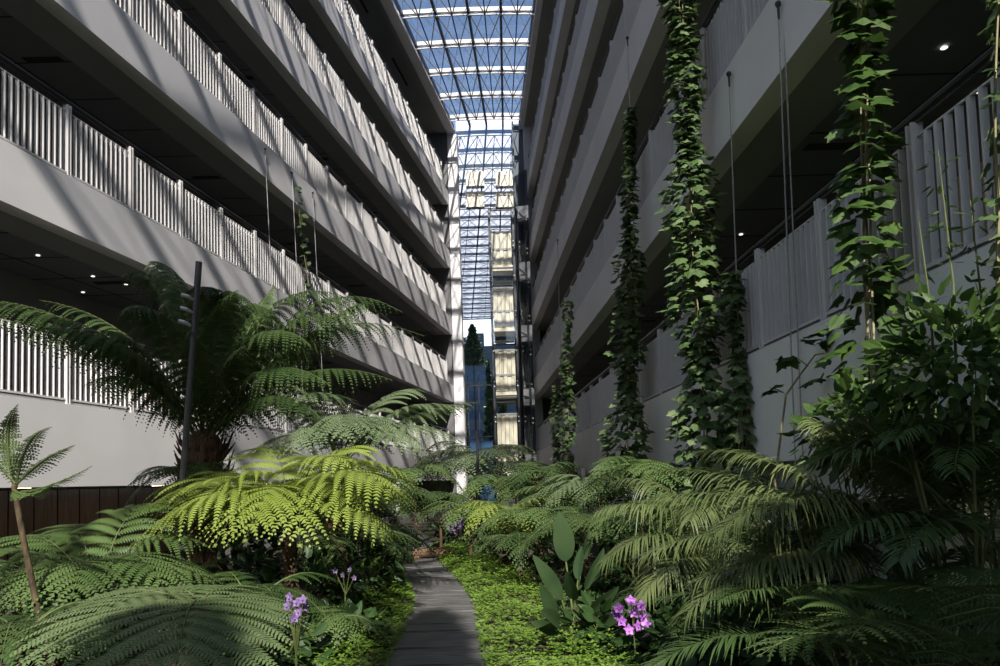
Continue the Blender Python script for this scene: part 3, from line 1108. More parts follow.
spec_fern('tree_fern', 'large sage green fern spreading at the lower left', 'tree fern', cr, (cr[0], 5.0, 0), [
    (188, 572, 4.2, 168, 715, 3.3, 1.5), (115, 572, 4.5, 25, 672, 3.8, 1.0), (240, 580, 4.4, 262, 668, 3.8, 0.8), (130, 570, 5.0, 75, 610, 4.9, 0.75), (250, 575, 5.0, 275, 622, 4.8, 0.6), (135, 575, 4.2, 75, 715, 3.4, 1.1), (226, 580, 4.2, 238, 715, 3.4, 0.9),
    (180, 572, 5.3, 150, 598, 5.8, 0.75), (230, 572, 5.3, 255, 598, 5.8, 0.75)],
    M['fern_fore'], 0.52, trunk=(0.05, 0.045, M['fibre'], 0), npin=14, pin_sp=0.021, plen=None, droop=0.30, start=0.06)
cr = at(14, 486, 5.2)
spec_fern('tree_fern', 'slender young tree fern on a thin leaning pale trunk at the left edge', 'tree fern', cr, at(62, 650, 5.3) * np.array([1, 1, 0]), [
    (0, 425, 5.2, 18, 404, 5.0), (22, 432, 5.1, 52, 427, 4.9), (45, 455, 5.1, 75, 445, 5.0), (50, 490, 5.0, 92, 466, 4.8), (28, 500, 4.9, 50, 486, 4.7), (-20, 440, 5.2, -50, 450, 5.0), (10, 450, 5.5, 0, 440, 5.8)],
    M['fern_mid'], 0.10, trunk=(0.030, 0.018, M['bark'], 0), npin=26, pin_sp=0.02, plen=0.018, droop=0.5, start=0.12)

# ------------------------------------------------------------------ palms at the right
cr = at(925, 590, 4.4)
spec_fern('palm', 'feathery palm with a long sunlit frond arching left over the right bed', 'palm', cr, (cr[0] + 0.1, 4.5, 0), [
    (790, 470, 4.3, 648, 500, 4.3), (800, 440, 4.5, 700, 452, 4.8), (820, 450, 4.0, 720, 530, 3.7), (850, 520, 4.0, 700, 580, 3.7), (850, 420, 4.5, 800, 420, 4.8), (900, 430, 4.4, 868, 440, 4.0), (960, 450, 4.3, 1010, 470, 4.0), (930, 430, 4.8, 925, 410, 5.4),
    (990, 520, 4.2, 1060, 560, 3.9), (860, 470, 4.2, 780, 505, 3.9), (780, 490, 4.2, 645, 555, 4.0), (810, 500, 4.0, 690, 610, 3.6), (770, 460, 4.7, 660, 470, 5.0), (870, 410, 4.6, 835, 425, 4.2), (930, 420, 4.4, 960, 440, 4.0)],
    M['palm'], 0.48, kind='palm', nl=84, lw=0.0072, droop=0.65, stalk=0.010)
cr = at(850, 690, 3.7)
spec_fern('palm', 'shaded palm with ladder-like fronds low in the right bed', 'palm', cr, (cr[0], 3.7, 0), [
    (760, 590, 3.7, 645, 672, 3.5), (770, 570, 3.9, 660, 600, 3.9), (800, 560, 3.8, 720, 600, 3.4), (840, 560, 3.9, 830, 600, 3.3), (880, 570, 3.8, 960, 620, 3.4), (800, 540, 4.2, 740, 530, 4.6), (900, 540, 4.0, 980, 550, 4.0)],
    M['palm_dark'], 0.38, kind='palm', nl=64, lw=0.0075, droop=0.4, stalk=0.010)
cr = at(722, 590, 6.6)
spec_fern('palm', 'pale drooping palm behind the paddle-leaved plant', 'palm', cr, (cr[0], 6.6, 0), [
    (680, 480, 6.6, 598, 512, 6.4), (690, 470, 6.8, 618, 480, 7.0), (670, 500, 6.3, 605, 560, 6.0), (715, 470, 6.6, 690, 520, 5.8), (760, 470, 6.6, 830, 500, 6.4), (740, 465, 7.0, 760, 455, 7.6), (690, 520, 6.1, 640, 600, 5.7), (740, 500, 6.0, 750, 570, 5.4)],
    M['palm'], 0.50, kind='palm', nl=70, lw=0.009, droop=0.85, stalk=0.011)
cr = at(985, 560, 4.0)
spec_fern('palm', 'tall dark palm in front of the leafy shrub at the right edge', 'palm', cr, (cr[0], 4.0, 0), [
    (890, 410, 4.0, 800, 470, 3.95), (870, 400, 4.0, 820, 405, 4.2), (930, 390, 3.95, 895, 440, 3.6), (960, 400, 3.95, 955, 470, 3.4), (1010, 420, 3.95, 1060, 480, 3.7), (900, 480, 3.8, 830, 545, 3.6), (940, 480, 3.7, 900, 560, 3.4)],
    M['palm_dark'], 0.42, kind='palm', nl=56, lw=0.0085, droop=0.45, stalk=0.012)
cr = at(935, 720, 3.0)
spec_fern('tree_fern', 'dark broad fern filling the lower right corner', 'fern', cr, (cr[0], 3.0, 0), [
    (850, 590, 3.0, 760, 655, 2.8), (860, 580, 3.2, 800, 600, 3.3), (890, 580, 2.9, 850, 640, 2.5), (940, 570, 3.1, 930, 590, 2.7), (990, 580, 3.0, 1040, 620, 2.8), (960, 560, 3.3, 1000, 570, 3.5), (900, 570, 3.4, 880, 580, 3.8)],
    M['fern_dark'], 0.40, npin=13, pin_sp=0.02, plen=None, droop=0.3)

# ------------------------------------------------------------------ ferns along the far bed and behind the path
cr = at(477, 466, 19.0)
auto_fern('tree_fern', 'sunlit tree fern standing in front of the glass end wall', 'tree fern', cr, 14, 2.0, M['fern_grey'], 0.62, arch=0.42, drop=0.22, trunk=(0.09, 0.07, M['fibre'], 0), npin=13, pin_sp=0.055, plen=None, droop=0.5)

FERNS = [
    # px, py, depth, n, length, material, width, label
    (415, 480, 16.0, 10, 1.3, 'fern_mid', 0.42, 'mid green fern in front of the left end pier'),
    (440, 500, 14.5, 10, 1.0, 'fern_dark', 0.34, 'dark fern hanging over the far bend of the path'),
    (395, 505, 14.0, 10, 1.2, 'fern_dark', 0.38, 'dark fern left of the far bend of the path'),
    (500, 490, 16.0, 12, 1.3, 'fern_mid', 0.42, 'leafy fern right of the pole by the end wall'),
    (535, 480, 15.0, 12, 1.4, 'fern_dark', 0.44, 'dark fern below the narrow glass strip'),
    (450, 470, 21.0, 12, 1.6, 'fern_mid', 0.5, 'fern standing at the foot of the glass end wall'),
    (515, 470, 22.0, 12, 1.6, 'fern_grey', 0.5, 'pale fern at the foot of the lift shaft'),
    (470, 515, 13.0, 12, 1.0, 'fern_mid', 0.36, 'fern beside the lilac orchid at the far bend'),
    (507, 517, 11.5, 12, 1.05, 'fern_bright', 0.36, 'bright green fern overhanging the middle of the path'),
    (540, 525, 10.5, 12, 1.1, 'fern_mid', 0.36, 'feathery fern just beyond the paddle-leaved plant'),
    (520, 545, 9.6, 10, 0.7, 'fern_dark', 0.26, 'small dark fern at the bright ground cover'),
    (565, 500, 12.0, 12, 1.2, 'fern_mid', 0.4, 'fern below the pair of thin vines'),
    (600, 490, 11.0, 12, 1.2, 'fern_grey', 0.42, 'grey green fern at the foot of the second tallest vine'),
    (640, 478, 9.5, 12, 1.1, 'fern_mid', 0.42, 'rounded green fern at the foot of the tallest vine'),
    (585, 530, 9.0, 12, 1.0, 'fern_dark', 0.34, 'dark fern behind the tall paddle leaf'),
    (650, 520, 8.0, 12, 1.1, 'fern_mid', 0.36, 'mid green fern between the paddle leaves and the pale palm'),
    (345, 545, 9.0, 10, 1.1, 'fern_dark', 0.38, 'dark fern behind the bright sunlit fern'),
    (385, 540, 10.5, 10, 0.9, 'fern_dark', 0.34, 'shaded fern left of the path beyond the bright fern'),
    (330, 500, 10.5, 12, 1.3, 'fern_dark', 0.42, 'dark fern under the grey green tree fern'),
    (20, 640, 5.0, 10, 0.9, 'fern_dark', 0.32, 'dark fern at the foot of the slender young tree fern'),
    (20, 590, 7.2, 12, 1.2, 'fern_dark', 0.4, 'dark fern beside the planter wall at the left edge'),
    (175, 590, 8.2, 12, 1.1, 'fern_dark', 0.38, 'dark fern in the shade under the bright fronds'),
    (250, 610, 6.2, 10, 0.85, 'fern_dark', 0.3, 'dark fern behind the dull purple orchid'),
    (330, 625, 6.3, 10, 0.55, 'fern_mid', 0.2, 'small arching fern right of the dull purple orchid'),
    (190, 480, 8.3, 12, 0.75, 'fern_dark', 0.28, 'dark fern around the foot of the black pole'),
    (722, 632, 5.9, 12, 0.8, 'fern_dark', 0.28, 'dark fern between the bright orchid and the ladder-like palm'),
    (600, 610, 7.2, 10, 0.8, 'fern_dark', 0.28, 'dark fern right of the paddle-leaved plant'),
    (760, 560, 7.2, 12, 1.2, 'fern_dark', 0.4, 'dark fern behind the long sunlit palm frond'),
    (840, 520, 6.8, 12, 1.2, 'fern_dark', 0.4, 'dark fern under the leafy shrub'),
    (960, 640, 4.6, 12, 1.0, 'fern_dark', 0.34, 'dark fern behind the lower right corner fern'),
]
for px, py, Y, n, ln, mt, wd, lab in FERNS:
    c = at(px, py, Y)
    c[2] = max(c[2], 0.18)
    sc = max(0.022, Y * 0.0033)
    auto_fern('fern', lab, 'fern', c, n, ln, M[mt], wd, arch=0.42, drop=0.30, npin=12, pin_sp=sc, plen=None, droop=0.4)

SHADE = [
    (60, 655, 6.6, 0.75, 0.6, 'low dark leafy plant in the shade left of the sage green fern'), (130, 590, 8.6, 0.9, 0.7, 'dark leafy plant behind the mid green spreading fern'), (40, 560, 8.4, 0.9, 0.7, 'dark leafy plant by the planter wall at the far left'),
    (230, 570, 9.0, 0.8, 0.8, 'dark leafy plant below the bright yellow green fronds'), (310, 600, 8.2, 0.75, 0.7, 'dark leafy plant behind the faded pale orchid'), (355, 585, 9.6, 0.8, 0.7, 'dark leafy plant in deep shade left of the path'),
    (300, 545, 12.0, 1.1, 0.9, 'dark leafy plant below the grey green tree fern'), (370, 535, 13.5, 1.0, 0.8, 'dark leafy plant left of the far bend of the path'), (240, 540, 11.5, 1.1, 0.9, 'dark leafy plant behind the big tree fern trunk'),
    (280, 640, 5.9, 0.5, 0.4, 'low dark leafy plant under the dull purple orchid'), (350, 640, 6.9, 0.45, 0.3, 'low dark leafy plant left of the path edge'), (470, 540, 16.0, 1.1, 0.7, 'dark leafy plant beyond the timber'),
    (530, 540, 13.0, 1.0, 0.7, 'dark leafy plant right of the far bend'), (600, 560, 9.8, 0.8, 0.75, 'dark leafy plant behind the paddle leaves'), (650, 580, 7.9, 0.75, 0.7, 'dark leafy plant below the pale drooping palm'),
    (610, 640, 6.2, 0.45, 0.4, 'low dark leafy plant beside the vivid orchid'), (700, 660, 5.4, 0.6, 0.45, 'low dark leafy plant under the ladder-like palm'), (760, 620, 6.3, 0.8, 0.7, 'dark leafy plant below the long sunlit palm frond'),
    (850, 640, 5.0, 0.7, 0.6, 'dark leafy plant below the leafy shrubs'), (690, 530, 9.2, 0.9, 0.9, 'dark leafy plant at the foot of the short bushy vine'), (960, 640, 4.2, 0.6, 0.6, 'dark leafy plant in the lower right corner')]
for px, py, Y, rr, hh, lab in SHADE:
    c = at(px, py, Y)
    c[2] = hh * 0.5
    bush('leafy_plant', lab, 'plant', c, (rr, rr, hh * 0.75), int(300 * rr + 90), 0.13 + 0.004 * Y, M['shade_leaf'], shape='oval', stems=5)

# ------------------------------------------------------------------ paddle-leaved plant, orchids
pc = at(572, 655, 6.4)
pc[2] = 0.0
root = thing('paddle_plant', 'glossy dark plant with tall paddle leaves right of the path', 'plant', pc)


def paddle(base, mid, tip, width, roll, parent):
    """petiole from base to mid, oval blade from mid to tip"""
    base, mid, tip = (np.array(p, float) for p in (base, mid, tip))
    mb = MB()
    mb.tube([base, (base + mid) / 2 + np.array([0, 0, 0.02]), mid], [0.014, 0.011, 0.008], 6)
    stem = mb.build('leaf_stalk', M['stalk'], parent)
    ax = nrm(tip - mid)
    L = np.linalg.norm(tip - mid)
    view = nrm(EYE - mid)
    nn = nrm(view - ax * view.dot(ax))
    sdv = np.cross(ax, nn)
    nn, sdv = nn * math.cos(roll) + sdv * math.sin(roll), sdv * math.cos(roll) - nn * math.sin(roll)
    nu, nw = 12, 6
    V = []
    for i in range(nu + 1):
        t = i / nu
        w = width * (math.sin(math.pi * t ** 0.85) ** 0.75) * (1 - 0.15 * t) + 0.002
        for j in range(nw + 1):
            s = 2 * j / nw - 1
            V.append(mid + ax * L * t + sdv * s * w - nn * (0.10 * L * t * t - 0.25 * w * abs(s)))
    Q = [(i * (nw + 1) + j, i * (nw + 1) + j + 1, (i + 1) * (nw + 1) + j + 1, (i + 1) * (nw + 1) + j) for i in range(nu) for j in range(nw)]
    o = np_mesh('leaf', V, Q, M['paddle'], None, stem)
    o.data.polygons.foreach_set('use_smooth', [True] * len(o.data.polygons))


for (mx, my, mY, tx, ty, tY, w, rl) in ((566, 562, 6.4, 560, 512, 6.3, 0.10, 0.2), (562, 600, 6.4, 536, 556, 6.2, 0.075, 0.4), (578, 580, 6.4, 580, 545, 6.5, 0.06, -0.7), (585, 590, 6.3, 606, 550, 6.2, 0.07, 0.7), (556, 618, 6.3, 541, 585, 6.1, 0.06, 0.1),
                                        (590, 612, 6.3, 618, 590, 6.0, 0.06, 0.5), (556, 632, 6.2, 534, 622, 5.9, 0.055, 0.3), (600, 625, 6.2, 622, 612, 5.8, 0.06, -0.3), (575, 600, 6.2, 566, 575, 5.9, 0.06, -0.4), (560, 625, 6.1, 546, 610, 5.7, 0.07, 0.9), (583, 560, 6.7, 592, 528, 6.8, 0.06, 0.9)):
    paddle(pc + np.array([random.uniform(-.05, .05), random.uniform(-.05, .05), 0]), at(mx, my, mY), at(tx, ty, tY), w, rl, root)


def orchid(name, label, base, blooms, petal, size, leaves=5, group=None):
    base = np.array(base, float)
    root = thing(name, label, 'orchid', base, group)
    for k in range(leaves):
        a = k * 2.4
        d = np.array([math.cos(a), math.sin(a), 0])
        mb = MB()
        V, Fc = leaf_poly(base + UP * 0.02, d + UP * 0.8, UP * 0.4 - d * 0.6, 0.26, 'oval')
        mb.add(V, Fc)
        mb.build('leaf', M['paddle'], root)
    cen = np.mean(blooms, axis=0)
    mb = MB()
    top = np.array(blooms[0])
    mb.tube([base, base * 0.4 + cen * 0.6 + UP * 0.08, top], [0.006, 0.005, 0.003], 5)
    for b in blooms[1:]:
        mb.tube([base * 0.3 + cen * 0.7, np.array(b)], [0.004, 0.002], 4)
    stem = mb.build('stem', M['stalk'], root)
    for b in blooms:
        b = np.array(b)
        view = nrm(np.array([random.uniform(-.6, .6), -1.0, random.uniform(-.1, .5)]))
        sx = nrm(np.cross(view, UP))
        sy = np.cross(sx, view)
        mb = MB()
        for k in range(5):
            a = 2 * math.pi * k / 5 + math.pi / 2
            d = sx * math.cos(a) + sy * math.sin(a)
            V, Fc = leaf_poly(b - d * 0.1 * size, d + view * 0.25, view, size * (1.0 if k % 2 else 1.12), 'oval')
            mb.add(V, Fc)
            # broad petals
            e = nrm(np.cross(view, d))
            mb.add([b, b + d * size * 0.5 + e * size * 0.33 + view * 0.006, b + d * size * 0.92 + view * 0.012, b + d * size * 0.5 - e * size * 0.33 + view * 0.006], [(0, 1, 2, 3)])
        mb.ball(b + view * 0.012 - sy * size * 0.1, size * 0.2, 6, 4)
        mb.build('flower', petal, stem)
    return root


g = at(640, 690, 5.4)
orchid('orchid', 'vivid purple orchid in bloom beside the palms right of the path', (g[0], 5.5, 0), [at(x, y, 5.35 + 0.1 * random.random()) for x, y in ((631, 601), (616, 614), (622, 621), (634, 613), (643, 617), (629, 630), (638, 626), (641, 606), (619, 608), (646, 625))], M['orchid'], 0.048)
g = at(292, 660, 3.9)
orchid('orchid', 'dull purple orchid in the shade under the bright fern', (g[0], 3.95, 0), [at(x, y, 3.88 + 0.06 * random.random()) for x, y in ((290, 597), (297, 603), (303, 600), (288, 606), (299, 612), (294, 618), (305, 607))], M['orchid_pale'], 0.030)
g = at(458, 540, 13.4)
orchid('orchid', 'lilac orchid beside the timber at the far bend of the path', (g[0], 13.6, 0), [at(x, y, 13.4) for x, y in ((449, 527), (454, 524), (459, 526), (462, 522), (453, 531))], M['orchid_pale'], 0.075)
g = at(345, 640, 6.9)
orchid('orchid', 'faded pale orchid on tall stems in the dark under the bright fern', (g[0], 6.9, 0), [at(x, y, 6.85) for x, y in ((335, 571), (343, 575), (350, 570), (354, 578))], M['orchid_dim'], 0.03)
a = at(432, 534, 14.2)
mb = MB()
mb.tube([(a[0] - 0.42, a[1], 0.14), (a[0] + 0.42, a[1] + 0.05, 0.15)], 0.09, 10)
for sx in (-0.3, 0.3):
    mb.box(a[0] + sx - 0.05, a[0] + sx + 0.05, a[1] - 0.1, a[1] + 0.1, 0.0, 0.1)
o = mb.build('timber_log', M['log'], None, (a[0], a[1], 0))
tag(o, 'short orange brown timber lying at the far bend of the path', 'log')

# ------------------------------------------------------------------ ground cover
pv, pq = [], []


def cover(side, n):
    V, Q = [], []
    k = 0
    while k < n:
        Y = 4.2 + 12.5 * rng.random() ** 1.7
        cx, hw = path_at(Y)
        wmax = (1.3 if side > 0 else 0.95) * (1 - 0.02 * Y)
        u = rng.random() ** 1.15
        x = cx + side * (hw - 0.05 + wmax * u)
        h = 0.05 + 0.22 * min(1, u * 4) * (0.65 + 0.35 * math.sin(x * 5 + Y * 2.3) * math.sin(Y * 3.1 - x * 2))
        z = h * (0.45 + 0.6 * rng.random())
        s = (0.017 + 0.0014 * Y) * rng.uniform(0.7, 1.3)
        a = rng.uniform(0, 6.28)
        for t in range(3):
            b = a + 2.1 * t
            d = np.array([math.cos(b), math.sin(b), rng.uniform(-0.2, 0.45)])
            e = np.array([-math.sin(b), math.cos(b), rng.uniform(-0.3, 0.3)])
            c = np.array([x, Y, z])
            V += [c, c + d * s * 0.6 + e * s * 0.42, c + d * s * 1.25, c + d * s * 0.6 - e * s * 0.42]
            Q.append((4 * len(Q), 4 * len(Q) + 1, 4 * len(Q) + 2, 4 * len(Q) + 3))
        k += 1
    return V, Q


V, Q = cover(1, 11000)
o = np_mesh('ground_cover', V, Q, M['cover'])
tag(o, 'bright green small-leaved ground cover right of the path', 'ground cover', kind='stuff')
V, Q = cover(-1, 8000)
o = np_mesh('ground_cover', V, Q, M['cover'])
tag(o, 'small-leaved ground cover left of the path', 'ground cover', kind='stuff')

# ------------------------------------------------------------------ cables and vines


def on_wall(x, y, side, off=0.05):
    """point of the gallery front seen at (x, y)"""
    v = CM @ np.array([(x - PX) / F, -(y - CY) / F, 1.0])
    T = TL if side == 'left' else TR
    a = -8.4663 if side == 'left' else 3.2975
    s = a / (v[0] - v[1] * T)
    p = EYE + v * s
    p[0] -= SG[side] * off
    return p


def down(p, z, dx=0.0):
    return (p[0] + dx, p[1], z)


p733 = on_wall(733, 74, 'right')
cable('thin wire cable hooked to the second right gallery band, carrying the short bushy vine', p733, down(p733, 0.2, -0.08))
p783 = on_wall(783, 4, 'right')
cable('bare twin cable hooked high on the second right gallery band', p783, down(p783, 0.4, -0.1))
cable('second strand of the bare twin cable on the right', p783 + np.array([0.06, 0.02, 0.0]), (p783[0] - 0.03, p783[1] - 0.03, 0.4), hook=False)
p630 = on_wall(630, 38, 'right')
cable('wire cable hooked to the third right gallery band, carrying the second tallest vine', p630, down(p630, 0.2, -0.1))
p645 = np.array(at(649, -140, 14.2))
cable('thick pale bare cable running down between the two tallest vines', p645, (p645[0] - 0.02, 14.2, 0.3), r=0.018, hook=False)
p559 = on_wall(559, 240, 'right')
cable('thin far cable hooked to the third right band, beside the narrow far vine', p559, down(p559, 0.2, -0.1))
for (x, y, xb_, yb_, lab) in ((263, 149, 273, 300, 'bare cable hooked to the third left band, nearest of the three'), (290, 173, 297, 300, 'middle cable on the third left band with a sparse young vine'), (311, 193, 315, 300, 'bare cable hooked to the third left band, farthest of the three')):
    p = on_wall(x, y, 'left')
    cable(lab, p, down(p, -0.02, 0.35), group='wire cables on the wings')

GV = [M['vine'], M['vine_pale']]
b = down(p733, 0.3, -0.1)
vine('short bushy vine on the wire cable in front of the right railing', (p733[0] - 0.06, p733[1], 3.9), b, 0.30, 420, 0.15, GV, r_top=0.35)
t_ = at(672, -150, 8.9)
vine('tallest leafy vine in the middle of the right wing, climbing out of the picture', t_, (t_[0] + 0.08, 8.9, 0.2), 0.62, 2000, 0.165, GV, r_top=0.2)
vine('second tallest vine, thinning towards the third right band', at(631, 108, 12.6), at(622, 480, 12.6) * np.array([1, 1, 0]) + np.array([0, 0, 0.2]), 0.60, 1150, 0.18, GV, r_top=0.12)
vine('narrow far vine rising past the second right band', at(567, 300, 18.5), at(566, 480, 18.5) * np.array([1, 1, 0]), 0.34, 420, 0.17, GV, r_top=0.45)
vine('low thin far vine left of the narrow far vine', at(556, 385, 19.5), at(555, 480, 19.5) * np.array([1, 1, 0]), 0.32, 260, 0.16, GV, r_top=0.4)
vine('big-leaved dark vine hanging in front of the nearest right railing', at(858, -150, 5.1), at(872, 430, 5.1), 0.30, 300, 0.185, [M['bush'], M['vine']], r_top=0.75, stems=3)
vine('vine hanging at the right edge of the picture', at(996, -150, 3.95), at(1004, 330, 3.95), 0.10, 90, 0.11, GV, r_top=0.6)
vine('sparse young vine on the middle left cable', on_wall(293, 185, 'left', 0.1), on_wall(297, 290, 'left', 0.3), 0.14, 34, 0.16, GV, group='climbing vines on the left wing', stems=1)

# ------------------------------------------------------------------ shrubs and thin plants at the right
bush('leafy_shrub', 'dense dark leafy shrub against the right wall', 'shrub', at(955, 372, 3.85), (0.50, 0.5, 0.50), 900, 0.10, M['bush'])
bush('leafy_shrub', 'lower leafy shrub at the foot of the big-leaved vine', 'shrub', at(868, 430, 4.75), (0.48, 0.5, 0.36), 520, 0.11, M['bush'])
root = thing('leafy_sapling', 'thin arching branch with a few dark leaves against the white right wall', 'sapling', (at(790, 480, 6.6)[0], 6.6, 0))
br = [at(x, y, 6.6) for x, y in ((775, 480), (786, 395), (800, 375), (815, 355), (840, 350))]
br.insert(0, np.array([br[0][0], 6.6, 0.0]))
mb = MB()
mb.tube(br, [0.014, 0.012, 0.010, 0.009, 0.007, 0.004], 6)
mb.tube([at(808, 366, 6.6), at(797, 358, 6.5), at(790, 357, 6.4)], [0.006, 0.004, 0.003], 5)
mb.build('branch', M['dark_metal'] if False else M['vinestem'], root)
mb = MB()
for (x, y) in ((790, 357), (783, 358), (815, 335), (822, 342), (808, 340), (830, 338), (838, 345), (775, 388), (770, 390), (820, 378), (812, 380), (845, 352), (835, 330)):
    p = at(x, y, 6.5)
    for k in range(2):
        dv = nrm(np.array([random.uniform(-1, 0.6), random.uniform(-.8, .2), random.uniform(-.3, .2)]))
        V, Fc = leaf_poly(p, dv, UP + rng.normal(size=3) * 0.3, 0.15, 'lobed')
        mb.add(V, Fc)
mb.build('foliage', M['bush'], root)
root = thing('bamboo_shoot', 'thin upright green stems with fine leaves in front of the nearest right railing', 'bamboo', (at(940, 300, 4.15)[0], 4.15, 0))
for (x0, y0, x1, y1) in ((958, 420, 938, 150), (985, 420, 970, 200), (935, 420, 918, 215), (1000, 420, 992, 180)):
    mb = MB()
    a, b = at(x0, y0, 4.2), at(x1, y1, 4.15)
    mb.tube([(a[0], a[1], 0.0), a, (a + b) / 2 + np.array([0.03, 0, 0]), b], [0.012, 0.01, 0.008, 0.003], 6)
    mb.build('stem', M['stalk'], root)
    mb = MB()
    for k in range(46):
        t = random.uniform(0.1, 1)
        p = a + (b - a) * t
        dv = nrm(np.array([random.uniform(-1, 1), random.uniform(-1, 1), random.uniform(-.6, .4)]))
        V, Fc = leaf_poly(p + dv * 0.05, dv, UP + rng.normal(size=3) * 0.4, random.uniform(0.06, 0.11), 'blade')
        mb.add(V, Fc)
    mb.build('foliage', M['bush'], root)

# ------------------------------------------------------------------ garden lamps and poles
root = thing('spotlight_pole', 'black leaning pole with three small spotlights in front of the big tree fern', 'lamp pole', (at(183, 478, 7.5)[0], 7.5, 0))
a, b = at(183, 478, 7.5), at(199, 262, 7.5)
mb = MB()
mb.tube([(a[0] - 0.03, 7.5, 0), a, b], 0.034, 10)
mb.build('pole', M['dark_metal'], root)
for (x, y) in ((194, 300), (193, 313), (191, 326)):
    p = at(x, y, 7.47)
    mb = MB()
    mb.tube([p, p + np.array([-0.05, -0.03, 0.03]), p + np.array([-0.11, -0.05, 0.045])], [0.014, 0.022, 0.024], 8)
    mb.build('spotlight', M['steel'], root)
for (x, yb_, yt, Y, lab, h) in ((477, 520, 436, 16.5, 'slim grey pole rising in front of the glass end wall', 0.03), (583, 520, 476, 11.0, 'short dark pole lamp at the foot of the far vines', 0.022)):
    a = at(x, yt, Y)
    root = thing('garden_pole', lab, 'pole', (a[0], Y, 0))
    mb = MB()
    mb.tube([(a[0], Y, 0), (a[0], Y, a[2])], h, 8)
    mb.build('pole', M['dark_metal'], root)
    mb = MB()
    mb.tube([(a[0], Y, a[2]), (a[0], Y, a[2] + 0.12)], h * 1.5, 8)
    mb.build('lamp_head', M['dark_metal'], root)

# ------------------------------------------------------------------ downlights in the gallery ceilings
DL = [(38, 255, 'left', 1), (93, 276, 'left', 1), (83, 292, 'left', 1), (126, 284, 'left', 1), (944, 47, 'right', 1), (979, 91, 'right', 1), (741, 234, 'right', 1), (711, 262, 'right', 1), (240, 60, 'left', 2), (207, 43, 'left', 3), (258, 95, 'left', 3)]
names = ['near the left edge over the lowest left railing', 'beside the big tree fern frond', 'just above the drooping frond tips at left', 'second from the big tree fern frond', 'bright one between the near vines at upper right', 'behind the nearest right railing',
         'right of the short bushy vine', 'left of the short bushy vine']
for (x, y, side, lv), nm in zip(DL[:8], names):
    z = LV[lv][0] + 0.028
    p = ground_at(x, y, z)
    t = thing('ceiling_downlight', f'small round ceiling downlight {nm}', 'downlight', p, 'gallery downlights')
    mb = MB()
    mb.tube([p + np.array([0, 0, 0.0]), p + np.array([0, 0, -0.012])], 0.032, 14)
    mb.build('lens', M['lamp'], t)
    mb = MB()
    n = 16
    V = [p + np.array([math.cos(6.2832 * k / n) * r, math.sin(6.2832 * k / n) * r, -0.008]) for r in (0.033, 0.045) for k in range(n)]
    mb.add(V, [(k, (k + 1) % n, n + (k + 1) % n, n + k) for k in range(n)])
    mb.build('trim_ring', M['white_metal'], t)

LAMPY = (6.0, 9.0, 12.0, 15.5, 20.0, 25.0, 30.0)
LAMPN = ['nearest of the row', 'second of the row', 'third of the row', 'fourth of the row', 'fifth of the row', 'sixth of the row', 'farthest of the row']
for Y, nm in zip(LAMPY, LAMPN):
    x, y, z = wp('left', Y, 1.5, 1.66)
    t = thing('ceiling_lamp', f'round warm ceiling lamp under the left wing beside the timber wall, {nm}', 'ceiling lamp', (x, y, z), 'lamps of the walkway under the left wing')
    mb = MB()
    mb.tube([(x, y, z + 0.03), (x, y, z - 0.02)], [0.16, 0.16], 16)
    mb.build('housing', M['white_metal'], t)
    mb = MB()
    mb.tube([(x, y, z - 0.021), (x, y, z - 0.035)], [0.13, 0.12], 16)
    mb.build('lens', M['warm_lamp'], t)

# ------------------------------------------------------------------ trees outside the open end behind the viewer (some reflected in the end wall; nearer ones added and shaped to shade the beds)
TREES = [(-2.9, -10.0, 20.0, 1.7, 'tallest tree outside the open end, high crown on a bare trunk'), (-1.0, -9.0, 10.9, 1.0, 'shortest columnar tree outside the open end, second in the reflection'),
         (0.42, -10.5, 14.4, 0.62, 'slim columnar tree outside the open end, in line with the path'), (3.0, -8.0, 10.9, 1.7, 'broad columnar tree outside the open end, on the palm side of the path'),
         (-6.2, -13.0, 15.0, 1.5, 'columnar tree outside the open end, nearest the left wing'),
         (-4.9, -20.0, 18.6, 1.5, 'pointed conifer farther outside, left of the high-crowned tree in the reflection'), (-1.3, -20.5, 17.6, 1.4, 'pointed conifer farther outside, right of the high-crowned tree in the reflection')]
for x, y, h, r, lab in TREES:
    root = thing('garden_tree', lab, 'tree', (x, y, 0), 'trees beyond the open end')
    mb = MB()
    mb.tube([(x, y, 0), (x + 0.1, y, h * 0.5), (x, y, h * 0.95)], [0.16, 0.11, 0.03], 8)
    mb.build('trunk', M['bark'], root)
    V, Q = [], []
    for k in range(3600):
        t = rng.random()
        rr = r * ((1.0 - t ** 4) ** 0.6 if h < 17 else (1.02 - t) ** 0.85) * (0.85 + 0.2 * math.sin(t * 37)) * rng.random() ** 0.5 + 0.02
        a = rng.uniform(0, 6.28)
        lo = 15.4 if h > 19 else 2.0
        c = np.array([x + rr * math.cos(a), y + rr * math.sin(a), lo + (h - lo) * t])
        d = nrm(rng.normal(size=3)) * 0.30
        e = nrm(np.cross(d, rng.normal(size=3))) * 0.14
        V += [c, c + d * 0.5 + e, c + d, c + d * 0.5 - e]
        Q.append((4 * k, 4 * k + 1, 4 * k + 2, 4 * k + 3))
    np_mesh('crown', V, Q, M['fern_dark'], None, root)

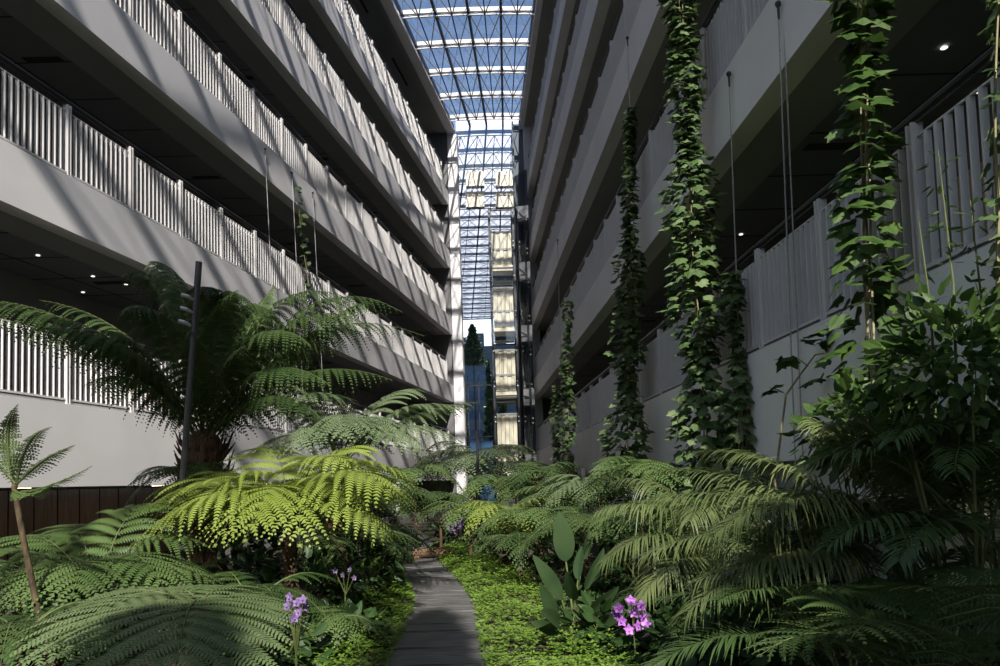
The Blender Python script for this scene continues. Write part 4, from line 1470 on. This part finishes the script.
# the block that stands across the street from the open end, seen only as a reflection
root = thing('office_building', 'blue grey building beyond the open end with a stepped roofline', 'building', (-4, -44, 0))
mb = MB()
mb.box(-26, 18, -48, -42, 0, 23.6)
mb.build('body', M['lobby'], root)
mb = MB()
for k in range(14):
    x = -25 + 3.1 * k
    hh = random.uniform(24.2, 26.6)
    mb.box(x, x + random.uniform(0.8, 1.8), -46, -43, 23.6, hh)
mb.build('roof_plant', M['lobby'], root)
for k in range(6):
    mb = MB()
    mb.box(-25, 17, -41.98, -41.9, 2.0 + 3.2 * k, 3.5 + 3.2 * k)
    mb.build('window_band', M['blue_door'], root)

# ------------------------------------------------------------------ daylight
world = bpy.data.worlds.new('sky')
SC.world = world
world.use_nodes = True
wn = world.node_tree
wn.nodes.clear()
wo = wn.nodes.new('ShaderNodeOutputWorld')
bg = wn.nodes.new('ShaderNodeBackground')
sky = wn.nodes.new('ShaderNodeTexSky')
sky.sky_type = 'NISHITA'
sky.sun_disc = False
SUN_DIR = np.array([-0.085, 1.3, -1.0])      # the way the light travels
SUN_DIR = SUN_DIR / np.linalg.norm(SUN_DIR)
sky.sun_elevation = math.asin(-SUN_DIR[2])
sky.sun_rotation = math.atan2(-SUN_DIR[0], -SUN_DIR[1])
sky.air_density = 1.0
sky.dust_density = 1.0
sky.ozone_density = 2.0
bg.inputs['Strength'].default_value = 0.19
wn.links.new(sky.outputs['Color'], bg.inputs['Color'])
wn.links.new(bg.outputs['Background'], wo.inputs['Surface'])
sd = bpy.data.lights.new('sun', 'SUN')
sd.energy = 8.0
sd.angle = math.radians(0.55)
sd.color = (1.0, 0.94, 0.86)
so = bpy.data.objects.new('sun', sd)
C.objects.link(so)
so.rotation_euler = Vector(SUN_DIR).to_track_quat('-Z', 'Y').to_euler()
so.location = (3, -20, 30)

SC.view_settings.view_transform = 'Standard'
SC.view_settings.look = 'None'
SC.view_settings.gamma = 1.0
SC.view_settings.use_curve_mapping = False
SC.view_settings.exposure = 0.25
SC.cycles.max_bounces = 8
SC.cycles.diffuse_bounces = 3
SC.cycles.glossy_bounces = 3
SC.cycles.transmission_bounces = 4
SC.cycles.transparent_max_bounces = 16
SC.cycles.caustics_reflective = False
SC.cycles.caustics_refractive = False
SC.cycles.sample_clamp_indirect = 4.0
